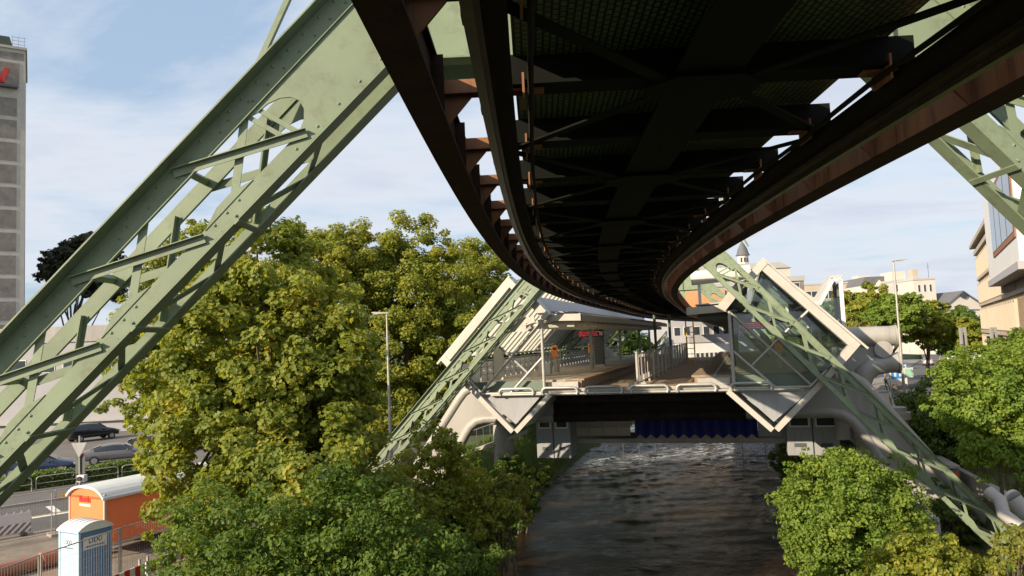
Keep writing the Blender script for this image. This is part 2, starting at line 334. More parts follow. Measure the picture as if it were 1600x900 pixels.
# ------------------------------------------------------------------ object helpers
def smart(o, label=None, cat=None, group=None, kind=None):
    if label: o['label'] = label
    if cat: o['category'] = cat
    if group: o['group'] = group
    if kind: o['kind'] = kind
    return o
def thing(name, label, cat, loc=(0, 0, 0), rz=0.0, group=None):
    o = bpy.data.objects.new(name, None); COL.objects.link(o)
    o.location = loc; o.rotation_euler = (0, 0, rz); o.empty_display_size = 0.3
    return smart(o, label, cat, group)
def children(o): return [c for c in bpy.data.objects if c.parent is o]
def copy_tree(o, parent=None):
    c = o.copy(); COL.objects.link(c)
    if parent is not None: c.parent = parent
    for ch in KIDS.get(o.name, []):
        copy_tree(ch, c)
    return c
KIDS = {}
class MB:
    """collects faces, builds ONE mesh object. off: subtracted from every vertex (world-built things)"""
    def __init__(self): self.v = []; self.f = []; self.sm = []
    def add(self, verts, faces, smooth=False):
        b = len(self.v); self.v.extend([tuple(p) for p in verts])
        self.f.extend([tuple(i + b for i in f) for f in faces]); self.sm.extend([smooth] * len(faces)); return self
    def box(self, c, s, bx=None, by=None, bz=None):
        c = Vector(c)
        bx = Vector(bx or (1, 0, 0)); by = Vector(by or (0, 1, 0)); bz = Vector(bz or (0, 0, 1))
        vs = [c + bx * (sx * s[0] / 2) + by * (sy * s[1] / 2) + bz * (sz * s[2] / 2) for sx in (-1, 1) for sy in (-1, 1) for sz in (-1, 1)]
        return self.add(vs, [(0, 1, 3, 2), (4, 6, 7, 5), (0, 4, 5, 1), (2, 3, 7, 6), (0, 2, 6, 4), (1, 5, 7, 3)])
    def bx2(self, a, b):
        return self.box([(a[i] + b[i]) / 2 for i in range(3)], [abs(b[i] - a[i]) for i in range(3)])
    def beam(self, a, b, w, h, up=(0, 0, 1)):
        a, b = Vector(a), Vector(b); d = b - a; L = d.length
        if L < 1e-6: return self
        d.normalize(); up = Vector(up); x = d.cross(up)
        if x.length < 1e-4: x = d.cross(Vector((1, 0, 0)))
        x.normalize(); z = x.cross(d)
        return self.box((a + b) / 2, (w, L, h), x, d, z)
    def tube(self, pts, r, seg=10, caps=True, r2=None, smooth=True):
        pts = [Vector(p) for p in pts]; n = len(pts); vs = []; fs = []
        prev = None
        for i, p in enumerate(pts):
            d = (pts[min(i + 1, n - 1)] - pts[max(i - 1, 0)]).normalized()
            if prev is None:
                x = d.cross(Vector((0, 0, 1)))
                if x.length < 1e-3: x = d.cross(Vector((0, 1, 0)))
            else:
                x = prev - d * prev.dot(d)
            x.normalize(); prev = x; y = d.cross(x)
            rr = r[i] if isinstance(r, (list, tuple)) else (r if r2 is None else r + (r2 - r) * i / (n - 1))
            for k in range(seg):
                a = 2 * PI * k / seg; vs.append(p + (x * math.cos(a) + y * math.sin(a)) * rr)
        for i in range(n - 1):
            for k in range(seg):
                k2 = (k + 1) % seg
                fs.append((i * seg + k, i * seg + k2, (i + 1) * seg + k2, (i + 1) * seg + k))
        self.add(vs, fs, smooth)
        if caps:
            self.add(vs[:seg], [tuple(range(seg))[::-1]]); self.add(vs[-seg:], [tuple(range(seg))])
        return self
    def prism(self, poly, vec):
        """poly: list of 3D points (planar), extruded by vec"""
        n = len(poly); vec = Vector(vec); P = [Vector(p) for p in poly]
        vs = P + [p + vec for p in P]
        return self.add(vs, [tuple(range(n))[::-1], tuple(range(n, 2 * n))] + [(i, (i + 1) % n, n + (i + 1) % n, n + i) for i in range(n)])
    def quad(self, *p): return self.add(p, [tuple(range(len(p)))])
    def strip(self, A, B):
        """sheet between two point lists"""
        n = len(A); self.add(list(A) + list(B), [(i, i + 1, n + i + 1, n + i) for i in range(n - 1)]); return self
    def ball(self, c, r, seg=8, rings=6, half=False):
        c = Vector(c); vs = []; fs = []
        r = r if isinstance(r, (tuple, list)) else (r, r, r)
        for i in range(rings + 1):
            t = PI * i / rings
            for k in range(seg):
                a = 2 * PI * k / seg
                vs.append(c + Vector((r[0] * math.sin(t) * math.cos(a), r[1] * math.sin(t) * math.sin(a), r[2] * math.cos(t))))
        for i in range(rings):
            for k in range(seg):
                k2 = (k + 1) % seg; fs.append((i * seg + k, (i + 1) * seg + k, (i + 1) * seg + k2, i * seg + k2))
        return self.add(vs, fs, True)
    def build(self, name, m, parent=None, off=None, bevel=0.0):
        me = bpy.data.meshes.new(name)
        V = self.v
        if off is not None: V = [(p[0] - off[0], p[1] - off[1], p[2] - off[2]) for p in V]
        me.from_pydata(V, [], self.f)
        me.polygons.foreach_set('use_smooth', self.sm)
        bm = bmesh.new(); bm.from_mesh(me); bmesh.ops.recalc_face_normals(bm, faces=bm.faces); bm.to_mesh(me); bm.free()
        me.materials.append(m)
        o = bpy.data.objects.new(name, me); COL.objects.link(o)
        if parent is not None:
            o.parent = parent; KIDS.setdefault(parent.name, []).append(o)
        elif off is not None: o.location = off
        if bevel > 0:
            md = o.modifiers.new('bevel', 'BEVEL'); md.width = bevel; md.segments = 2; md.limit_method = 'ANGLE'
        return o
def text_part(name, s, size, m, parent, loc, rx, ry, depth=0.01):
    """lettering standing on the plane spanned by rx (reading direction) and ry (up), centred on loc"""
    cu = bpy.data.curves.new('t', 'FONT'); cu.body = s; cu.size = size; cu.extrude = depth; cu.offset = size * 0.012
    cu.align_x = 'CENTER'; cu.align_y = 'CENTER'
    to = bpy.data.objects.new('t', cu); COL.objects.link(to)
    dg = bpy.context.evaluated_depsgraph_get(); me = bpy.data.meshes.new_from_object(to.evaluated_get(dg))
    bpy.data.objects.remove(to); bpy.data.curves.remove(cu)
    rx, ry = Vector(rx).normalized(), Vector(ry).normalized(); nz = rx.cross(ry)
    R = Matrix((rx, ry, nz)).transposed().to_4x4(); R.translation = Vector(loc)
    me.transform(R); me.materials.clear(); me.materials.append(m)
    o = bpy.data.objects.new(name, me); COL.objects.link(o); o.parent = parent; KIDS.setdefault(parent.name, []).append(o)
    return o
def structure(name, mb, m): 
    o = mb.build(name, m); o['kind'] = 'structure'; return o

# ------------------------------------------------------------------ terrain, river, roads
def axis_vals(lo, f0, f1, hi, st):
    fine = list(np.arange(f0, f1 + st, st)); out = []
    x = f0; d = st
    while x > lo: d *= 1.5; x -= d; out.append(x)
    out = out[::-1] + fine; x = out[-1]; d = st
    while x < hi: d *= 1.5; x += d; out.append(x)
    return np.array(out)
gx = axis_vals(-2500, -45, 75, 2500, 0.6); gy = axis_vals(-2500, -12, 150, 2500, 0.8)
GX, GY = np.meshgrid(gx, gy)
nn = n_of(GX, GY)
far = (GY > 170) | (GY < -59)
rs = np.random.RandomState(3)
GZ = h_of(nn) + np.where(far, 0, 0)
rough = np.where((nn > -13.5) & (nn < 15.2), 1.0, 0.0) * rs.normal(0, 0.06, GX.shape)
GZ = GZ + rough
GZ[(GX < -30) & (nn < -14)] = 0; 
V = np.stack([GX.ravel(), GY.ravel(), GZ.ravel()], 1)
ny, nx = GX.shape
idx = np.arange(ny * nx).reshape(ny, nx)
Fq = np.stack([idx[:-1, :-1].ravel(), idx[:-1, 1:].ravel(), idx[1:, 1:].ravel(), idx[1:, :-1].ravel()], 1)
def np_mesh(name, V, Fq, m, smooth=False):
    me = bpy.data.meshes.new(name)
    me.vertices.add(len(V)); me.vertices.foreach_set('co', np.asarray(V, np.float32).ravel())
    k = Fq.shape[1]
    me.loops.add(Fq.size); me.loops.foreach_set('vertex_index', Fq.astype(np.int32).ravel())
    me.polygons.add(len(Fq)); me.polygons.foreach_set('loop_start', (np.arange(len(Fq)) * k).astype(np.int32))
    me.polygons.foreach_set('loop_total', np.full(len(Fq), k, np.int32))
    me.polygons.foreach_set('use_smooth', np.full(len(Fq), smooth))
    me.update(calc_edges=True); me.validate()
    me.materials.append(m)
    return me
def link_mesh(name, me, parent=None):
    o = bpy.data.objects.new(name, me); COL.objects.link(o)
    if parent is not None: o.parent = parent; KIDS.setdefault(parent.name, []).append(o)
    return o
# ground material: soil, moss and grass
gm, nt, b = new_mat('bank_ground')
co = N(nt, "ShaderNodeTexCoord"); no = N(nt, "ShaderNodeTexNoise", Scale=0.35, Detail=10.0, Roughness=0.7)
nt.links.new(co.outputs["Object"], no.inputs["Vector"])
r = N(nt, "ShaderNodeValToRGB"); e = r.color_ramp.elements
e[0].position = 0.38; e[0].color = (0.10, 0.075, 0.05, 1); e[1].position = 0.62; e[1].color = (0.07, 0.13, 0.025, 1)
x = e.new(0.5); x.color = (0.06, 0.09, 0.025, 1)
nt.links.new(no.outputs["Fac"], r.inputs[0]); nt.links.new(r.outputs[0], b.inputs["Base Color"]); b.inputs["Roughness"].default_value = 0.95
nb = N(nt, "ShaderNodeTexNoise", Scale=9.0, Detail=8.0); nt.links.new(co.outputs["Object"], nb.inputs["Vector"])
bp = N(nt, "ShaderNodeBump", Strength=0.7, Distance=0.1); nt.links.new(nb.outputs["Fac"], bp.inputs["Height"]); nt.links.new(bp.outputs[0], b.inputs["Normal"])
g = link_mesh('ground', np_mesh('ground', V, Fq, gm)); g['kind'] = 'structure'

# river: displaced surface between the banks
ss = np.concatenate([np.arange(-40, 20, 1.0), np.arange(20, 100, 0.22), np.arange(100, 230, 1.5)])
ns = np.arange(-10.5, 10.6, 0.22)
pc = np.array([track(s, 0, 0)[:2] for s in ss]); pn = np.array([(track(s, 1, 0) - track(s, 0, 0))[:2] for s in ss])
RX = pc[:, 0][:, None] + pn[:, 0][:, None] * ns[None]; RY = pc[:, 1][:, None] + pn[:, 1][:, None] * ns[None]
rng = np.random.RandomState(11); RZ = np.zeros_like(RX)
for lam, amp, k in ((4.0, 0.045, 7), (1.9, 0.036, 10), (0.95, 0.020, 12)):
    for _ in range(k):
        a = rng.normal(PI / 2 - 0.25, 0.85); L = lam * rng.uniform(0.7, 1.4); ph = rng.uniform(0, 6.28)
        w = rng.uniform(.5, 1.0)
        mod = 0.5 + 0.5 * np.sin(RX * rng.uniform(.1, .35) + RY * rng.uniform(.05, .2) + rng.uniform(0, 6))
        RZ += amp * w * mod * np.sin(2 * PI / L * (RX * math.cos(a) + RY * math.sin(a)) + ph + 0.8 * np.sin(RX * .7 + ph)) / math.sqrt(k) * 1.3
RZ = RIVER_Z + RZ * (0.75 + 1.9 * np.clip((ss - 50) / 14, 0, 1))[:, None]
V = np.stack([RX.ravel(), RY.ravel(), RZ.ravel()], 1); ny, nx = RX.shape; idx = np.arange(ny * nx).reshape(ny, nx)
Fq = np.stack([idx[:-1, :-1].ravel(), idx[:-1, 1:].ravel(), idx[1:, 1:].ravel(), idx[1:, :-1].ravel()], 1)
rm, nt, b = new_mat('river_water')
co = N(nt, "ShaderNodeTexCoord")
no = N(nt, "ShaderNodeTexNoise", Scale=0.18, Detail=4.0); nt.links.new(co.outputs["Object"], no.inputs["Vector"])
r = N(nt, "ShaderNodeValToRGB"); e = r.color_ramp.elements
e[0].position = 0.35; e[0].color = (0.005, 0.005, 0.004, 1); e[1].position = 0.7; e[1].color = (0.026, 0.015, 0.006, 1)
nt.links.new(no.outputs["Fac"], r.inputs[0]); nt.links.new(r.outputs[0], b.inputs["Base Color"])
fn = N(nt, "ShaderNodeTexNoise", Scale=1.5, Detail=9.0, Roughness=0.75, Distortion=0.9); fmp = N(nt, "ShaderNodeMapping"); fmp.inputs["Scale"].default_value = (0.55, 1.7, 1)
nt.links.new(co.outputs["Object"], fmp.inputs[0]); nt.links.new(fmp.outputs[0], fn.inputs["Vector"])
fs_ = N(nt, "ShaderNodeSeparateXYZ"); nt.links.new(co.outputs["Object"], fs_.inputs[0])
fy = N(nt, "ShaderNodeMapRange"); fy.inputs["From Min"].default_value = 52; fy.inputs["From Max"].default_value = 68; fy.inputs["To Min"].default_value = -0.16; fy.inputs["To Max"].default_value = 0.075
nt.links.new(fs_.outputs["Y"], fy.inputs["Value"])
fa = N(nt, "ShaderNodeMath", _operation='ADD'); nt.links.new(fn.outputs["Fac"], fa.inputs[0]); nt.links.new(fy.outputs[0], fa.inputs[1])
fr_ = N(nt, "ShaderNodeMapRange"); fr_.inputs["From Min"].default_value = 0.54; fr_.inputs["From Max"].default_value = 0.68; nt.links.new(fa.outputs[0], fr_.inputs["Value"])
fmx = N(nt, "ShaderNodeMix", _data_type='RGBA'); nt.links.new(fr_.outputs[0], fmx.inputs["Factor"]); nt.links.new(r.outputs[0], fmx.inputs["A"]); fmx.inputs["B"].default_value = (0.42, 0.46, 0.52, 1)  # pale flecks painted into the far water for sky glare and sun glitter
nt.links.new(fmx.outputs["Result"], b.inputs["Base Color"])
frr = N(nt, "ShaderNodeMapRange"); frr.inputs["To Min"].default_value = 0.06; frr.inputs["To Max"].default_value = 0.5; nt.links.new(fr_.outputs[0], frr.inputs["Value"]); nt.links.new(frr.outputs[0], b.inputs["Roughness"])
b.inputs["IOR"].default_value = 1.28; b.inputs["Specular IOR Level"].default_value = 0.45
nb = N(nt, "ShaderNodeTexNoise", Scale=3.0, Detail=8.0, Roughness=0.7, Distortion=0.8); mp = N(nt, "ShaderNodeMapping")
mp.inputs["Scale"].default_value = (0.9, 1.25, 1); nt.links.new(co.outputs["Object"], mp.inputs[0]); nt.links.new(mp.outputs[0], nb.inputs["Vector"])
bp = N(nt, "ShaderNodeBump", Strength=0.55, Distance=0.08); nt.links.new(nb.outputs["Fac"], bp.inputs["Height"]); nt.links.new(bp.outputs[0], b.inputs["Normal"])
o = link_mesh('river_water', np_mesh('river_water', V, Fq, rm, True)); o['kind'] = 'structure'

# left road, kerbs, pavement, parking lot
RD = Vector((0.75, 0.6614, 0)); RN = Vector((0.6614, -0.75, 0))      # along the road / towards the river
RO = Vector((-28.5, 43.7, 0))
def rp(a, w, z=0.0): return RO + RD * a + RN * w + Vector((0, 0, z))
def rsheet(name, a0, a1, w0, w1, z, m): return structure(name, MB().quad(rp(a0, w0, z), rp(a1, w0, z), rp(a1, w1, z), rp(a0, w1, z)), m)
rsheet('road_left', -40, 20, 3.75, 11.5, 0.004, M['asphalt'])
structure('road_left_bend', MB().add([rp(20, 3.75, .004), rp(20, 11.5, .004), (-8.6, 66, .004), (-8.6, 120, .004), (-17, 120, .004), (-17, 66, .004)], [(0, 1, 2, 3, 4, 5)]), M['asphalt'])
rsheet('sidewalk_left', -40, 20, -0.9, 3.6, 0.11, M['asphalt_pale'])
structure('kerb_left', MB().beam(rp(-40, 3.675, .06), rp(20, 3.675, .06), 0.15, 0.12), M['concrete'])
rsheet('parking_lot', -30, 22, -40, -2.6, 0.004, M['lot'])
structure('construction_ground', MB().add([rp(-40, 11.5, .008), (-40, 0, .008), (-12.4, 0, .008), (-11.8, 20, .008), (-10.4, 30, .008), (-8.9, 37, .008), rp(14, 11.5, .008)], [(0, 1, 2, 3, 4, 5, 6)]), M['sand'])
rsheet('road_marking', -1.2, .6, 7.75, 8.15, 0.010, M['road_paint'])
rsheet('road_marking', -.2, .15, 5.2, 7.4, 0.010, M['road_paint'])
rsheet('yellow_line', -1.5, 6, 7.5, 7.62, 0.010, M['yellow_paint'])
rsheet('yellow_line', -40, -4, 7.5, 7.62, 0.010, M['yellow_paint'])
# right bank streets
def poly_sheet(name, pts, z, m): return structure(name, MB().quad(*[(p[0], p[1], z) for p in pts]), m)
poly_sheet('road_right', [(29, 56), (37, 50), (70, 92), (105, 145), (170, 260), (150, 275), (88, 160), (52, 104)], 0.006, M['asphalt'])
poly_sheet('square_right', [(37, 49.6), (30, 40), (24, 22), (24, -10), (60, -10), (200, 250), (170.4, 259.4), (105.4, 144.7), (70.4, 91.6)], 0.008, M['pavement'])
poly_sheet('sidewalk_right', [(28.6, 56.3), (51.6, 104.3), (87.6, 160.3), (80, 166), (44, 108), (26, 70)], 0.10, M['pavement'])
structure('kerb_right', MB().beam((28.8, 56.15, .06), (51.8, 104.15, .06), .16, .13).beam((51.8, 104.15, .06), (87.8, 160.15, .06), .16, .13), M['concrete'])
w = MB()
for s0 in np.arange(24, 60, 1.0):
    pass
# retaining wall of the right bank
A = [track(s, 15.75, -2.7) for s in np.arange(-15, 90, 2.0)]; B = [track(s, 15.75, 0.12) for s in np.arange(-15, 90, 2.0)]
C2 = [track(s, 16.05, 0.12) for s in np.arange(-15, 90, 2.0)]; D2 = [track(s, 16.05, -0.2) for s in np.arange(-15, 90, 2.0)]
w = MB(); w.strip(A, B); w.strip(B, C2); w.strip(C2, D2)
o = w.build('retaining_wall', M['concrete'], None); smart(o, 'low concrete retaining wall along the grassy right river bank', 'wall')
gw = thing('graffiti_wall', 'graffiti covered wall panel in orange and blue under the green steel leg', 'wall', track(47, 14.6, -2.45))
gmat, nt, b = new_mat('graffiti')
co = N(nt, "ShaderNodeTexCoord"); vo = N(nt, "ShaderNodeTexNoise", Scale=0.9, Detail=2.0, Distortion=1.2); nt.links.new(co.outputs["Object"], vo.inputs["Vector"])
r = N(nt, "ShaderNodeValToRGB"); r.color_ramp.interpolation = 'CONSTANT'; e = r.color_ramp.elements
e[0].position = 0; e[0].color = (0.45, 0.10, 0.03, 1); e[1].position = 0.62; e[1].color = (0.30, 0.09, 0.04, 1)
for p, c in ((0.47, (0.03, 0.12, 0.30, 1)), (0.52, (0.08, 0.25, 0.32, 1)), (0.55, (0.02, 0.02, 0.03, 1))):
    q = e.new(p); q.color = c
nt.links.new(vo.outputs["Fac"], r.inputs[0]); nt.links.new(r.outputs[0], b.inputs["Base Color"]); b.inputs["Roughness"].default_value = 0.8
gl = gw.location
MB().prism([track(41, 14.9, -2.5), track(49, 14.9, -2.5), track(49, 14.9, 0.5), track(41, 14.9, 0.5)], track(45, .35, 0) - track(45, 0, 0)).build('wall_panel', gmat, gw, gl)
MB().beam(track(41, 15.07, .56), track(49, 15.07, .56), .5, .12).build('coping', M['concrete'], gw, gl)

# ------------------------------------------------------------------ the steel portals that carry the line
def leg_parts(root, O0, O1, wt0, wt1, v0, v1, phase, cell, arc_s, far=False, G=None):
    slim = v0 < 0; CO, CI, FL = (.19, .17, .16) if slim else (.30, .25, .28)
    """one lattice leg in the local (u, v, z) frame. O0/O1: foot and head of the outer edge (u,z); wt: width across"""
    G = G or M['green']
    O0 = np.array(O0, float); O1 = np.array(O1, float); d = O1 - O0; L = np.linalg.norm(d); d /= L
    sgn = 1 if O0[0] < 0 else -1
    t = np.array([d[1], -d[0]]) * sgn                                # inward
    def wid(s): return wt0 + (wt1 - wt0) * min(1, max(0, s / L)) if s > 3 else (wt0 + (wt1 - wt0) * s / L) * (0.8 + 0.2 * max(0, s) / 3)
    def P(s, q, v):                                                   # s along from foot, q metres inward
        c = O0 + d * s + t * q; return Vector((c[0], v, c[1]))
    leg = MB(); T = 0.03
    dv = Vector((0, T, 0)); dT = Vector((d[0], 0, d[1])); tT = Vector((t[0], 0, t[1]))
    bp = [0, 3, L] 
    for v, fr in ((v0, -1), (v1, 1)):
        # outer chord: web in the frame plane with a flange at its outer edge, standing out of the frame, and a lip
        CO, CI = (.19, .17) if slim else ((.30, .22) if fr < 0 else (.20, .19))
        vv = v - (T if fr < 0 else 0)
        leg.prism([P(0, 0, vv), P(L, 0, vv), P(L, CO, vv), P(0, CO, vv)], dv)
        f0 = v + (-FL if fr < 0 else 0.0); 
        leg.prism([P(0, -.025, f0 - .02 * 0), P(L, -.025, f0), P(L, -.001, f0), P(0, -.001, f0)], (0, FL, 0))
        leg.prism([P(0, CO + .001, vv - .03), P(L, CO + .001, vv - .03), P(L, CO + .025, vv - .03), P(0, CO + .025, vv - .03)], (0, .06, 0))
        # inner chord: web and a flange along its inner edge towards the back
        for s0, s1 in zip(bp[:-1], bp[1:]):
            a, b_ = wid(s0), wid(s1)
            leg.prism([P(s0, a - CI, vv), P(s1, b_ - CI, vv), P(s1, b_, vv), P(s0, a, vv)], dv)
            vf = v - T if fr < 0 else v - .2
            leg.prism([P(s0, a + .001, vf), P(s1, b_ + .001, vf), P(s1, b_ + .026, vf), P(s0, a + .026, vf)], (0, .30, 0))
    # web plate at the head, hollowed by an arc at its lower end
    for v, fr in ((v0, -1), (v1, 1)):
        vv = v - (T if fr < 0 else 0) + (.004 if fr < 0 else -.004)
        w_ = wid(arc_s) 
        poly = [P(L, .02, vv), P(arc_s - .15, .02, vv), P(arc_s - .15, .33, vv)]
        for k in range(0, 9):
            a = PI * k / 8
            poly.append(P(arc_s + .55 * math.sin(a), .38 + (w_ - .58) * (1 - math.cos(a)) / 2, vv))
        poly += [P(arc_s - .3, w_ - .14, vv), P(arc_s - .3, w_ - .01, vv), P(L, wid(L) - .01, vv)]
        leg.prism(poly, dv)
    # gussets at the nodes, slightly proud, and rivet heads
    riv = MB()
    def rivet(s, q, v):
        c = P(s, q, v); r = .03
        riv.add([c + dT * r * .9 + tT * r * .5, c + dT * -.2 * r + tT * r, c - dT * r + tT * .2 * r, c - dT * .5 * r - tT * .9 * r, c + dT * .7 * r - tT * .8 * r, c + Vector((0, -.022, 0))],
                [(0, 1, 5), (1, 2, 5), (2, 3, 5), (3, 4, 5), (4, 0, 5)])
    s = phase; nodes = []
    while s < arc_s - .3:
        if s > 1.2: nodes.append(s)
        s += cell
    for s in nodes:
        w_ = wid(s)
        CI = .17 if slim else .22; GD = CI * .45; leg.prism([P(s - .3, w_ - CI + .01, v0 - T - .012), P(s + .05, w_ - CI - GD, v0 - T - .012), P(s + .36, w_ - CI - GD, v0 - T - .012), P(s + .7, w_ - CI + .01, v0 - T - .012)], (0, .014, 0))
        for ds in (-.15, .1, .35): rivet(s + ds, w_ - .16, v0 - T)
        for ds in (.0, .3): rivet(s + ds, .2, v0 - T)
        [rivet(s + .3 * q_, .07 + .12 * (q_ % 2), v0 - T) for q_ in range(7)]; rivet(s + 1.1, .15, v0 - T); rivet(s + 1.6, w_ - .12, v0 - T)
    if not far:
        for k in range(int((L - arc_s) / .33)):
            rivet(arc_s + .33 * k, .08, v0 - T); rivet(arc_s + .33 * k + .1, .22, v0 - T)
            rivet(arc_s + .45 * k, wid(L) - .12, v0 - T)
    if not far: leg.add(riv.v, riv.f)
    o = leg.build('leg', G, root)
    # lacing
    for s in nodes:
        w0, w1 = wid(s), wid(s + 1.7)
        # front: angle bar crossing from the outer chord up to the inner chord, standing leg towards the viewer
        if s + 1.7 < arc_s + .7:
            b_ = MB(); a, c = P(s, .12, v0 - T - .028), P(s + 1.72, w1 - .12, v0 - T - .028)
            dd = (c - a).normalized(); pp = Vector((0, 1, 0)).cross(dd) * (1 if sgn > 0 else -1)
            up = pp if pp.z > 0 else -pp
            b_.beam(a, c, .015, .12, up)
            b_.beam(a + up * .06 + Vector((0, -.035, 0)), c + up * .06 + Vector((0, -.035, 0)), .075, .014, up)
            b_.build('lacing_bar', G, o)
            b_ = MB(); a, c = P(s, .12, v1 + .04), P(s + 1.72, w1 - .12, v1 + .04)
            b_.beam(a, c, .02, .13, up); b_.build('lacing_bar', G, o)
        a, c = P(s + .15, w0 - .12, v0 + .012), P(s + 1.5, .12, v0 + .012)
        MB().beam(a, c, .016, .10 if slim else .12, tT).build('lacing_bar', G, o)
        a, c = P(s + .15, w0 - .12, v1 - .012), P(s + 1.5, .12, v1 - .012)
        b_ = MB(); b_.beam(a, c, .016, .09 if slim else .12, tT); b_.beam(a + Vector((0, -.06, 0)), c + Vector((0, -.06, 0)), .1, .016, tT); b_.build('lacing_bar', G, o)
        # ties between the two frames, at the inner and outer chords
        MB().beam(P(s + .1, w0 + .035, v0 - .05), P(s + .1, w0 + .035, v1 + .05), .09, .03, tT).build('tie_bar', G, o)
        MB().beam(P(s + .1, w0 - .03, v0), P(s + 1.2, wid(s + 1.2) - .03, v1), .10 if slim else .16, .016, tT).build('tie_bar', G, o)
        MB().beam(P(s + 2.0, wid(s + 2.) - .03, v0), P(s + 1.25, wid(s + 1.25) - .03, v1), .12, .016, tT).build('tie_bar', G, o)
        MB().beam(P(s + .1, .05, v0), P(s + .1, .05, v1), .1, .1, tT).build('tie_bar', G, o)
    for off in (-.05, .12):
        MB().beam(P(arc_s - .1 + off, .2, v0 + .02), P(arc_s + .1 + off, wid(arc_s) - .15, v0 + .02), .05, .07, tT).build('strut', G, o)
    # the hinge block at the foot
    h = MB(); c0 = P(0, wid(0) / 2, (v0 + v1) / 2)
    h.box(c0 + dT * .1, (.7, abs(v1 - v0) + .3, .5), tT, (0, 1, 0), dT)
    h.build('foot_hinge', G, root)
    f = MB(); f.box(c0 + Vector((0, 0, -.75)), (2.0, 2.2, 1.1)); f.build('footing', M['concrete'], root, bevel=.04)

def portal(name, label, loc, heading, left, right, v0, v1, zt, zb, ends, far=False, G=None, group=None):
    G = G or M['green']
    root = thing(name, label, 'steel portal', (loc[0], loc[1], 0), -heading, group)
    leg_parts(root, *left[:4], v0, v1, *left[4:], far=far, G=G)
    leg_parts(root, *right[:4], v0, v1, *right[4:], far=far, G=G)
    g = MB()
    for v in (v0 - .03, v1):
        g.bx2((ends[0], v, zb), (ends[1], v + .03, zt))
    g.bx2((ends[0], v0 - .2, zb - .03), (ends[1], v0 + .1, zb - .004)); g.bx2((ends[0], v1 - .1, zb - .03), (ends[1], v1 + .2, zb - .004))
    g.bx2((ends[0], v0 - .2, zt + .004), (ends[1], v1 + .2, zt + .03))
    n = 5
    for k in range(n + 1):
        x = ends[0] + .1 + (ends[1] - ends[0] - .2) * k / n
        g.bx2((x - .06, v0 - .12, zb), (x + .06, v0 - .034, zt))
    g.build('cross_girder', G, root)
    st_ = MB()
    for sx in (-1, 1):
        st_.beam((sx * 5.6, (v0 + v1) / 2, 11.5), (sx * 3.4, (v0 + v1) / 2, 16.2), .08, .08)
    st_.beam((-3.4, (v0 + v1) / 2, 16.2), (3.4, (v0 + v1) / 2, 16.2), .08, .08)
    st_.build('stay_frame', G, root)
    return root
near = portal('steel_portal', 'large riveted green lattice portal closest to the viewer, leaning across the left sky',
       (1.62, 0), 0.0,
       ((-16.0, 0.65), (-3.6, 13.28), 1.02, 1.30, .95, 2.1, 15.0),
       ((17.3, -1.6), (4.35, 13.28), 1.0, 1.25, 1.4, 2.1, 17.4),
       10.5, 11.5, 13.25, 11.75, (-3.0, 4.1))
far1 = portal('steel_portal', 'green lattice portal standing across the front of the station, leaning legs over both river banks',
       (SO.x, SO.y), HEAD,
       ((-15.2, 0.3), (-2.75, 13.1), .95, 1.0, 1.3, 2.1, 14.0),
       ((16.5, -2.7), (3.1, 13.0), 1.0, 1.1, 1.5, 2.1, 17.7),
       -1.5, -.5, 13.0, 11.2, (-2.9, 3.2))
for s_, lab in ((62, 'green lattice portal seen through the station beyond the platforms'), (86, 'faint green lattice portal farther down the river behind the station'), (112, 'farthest green lattice portal on the bend past the station')):
    c = copy_tree(far1); p = track(s_, 0, 0); c.location = (p.x, p.y, 0); c.rotation_euler = (0, 0, -track_heading(s_)); c['label'] = lab
for o_ in bpy.data.objects:
    if o_.parent is None and o_.name.startswith('steel_portal'): o_['group'] = 'steel portals carrying the hanging railway'

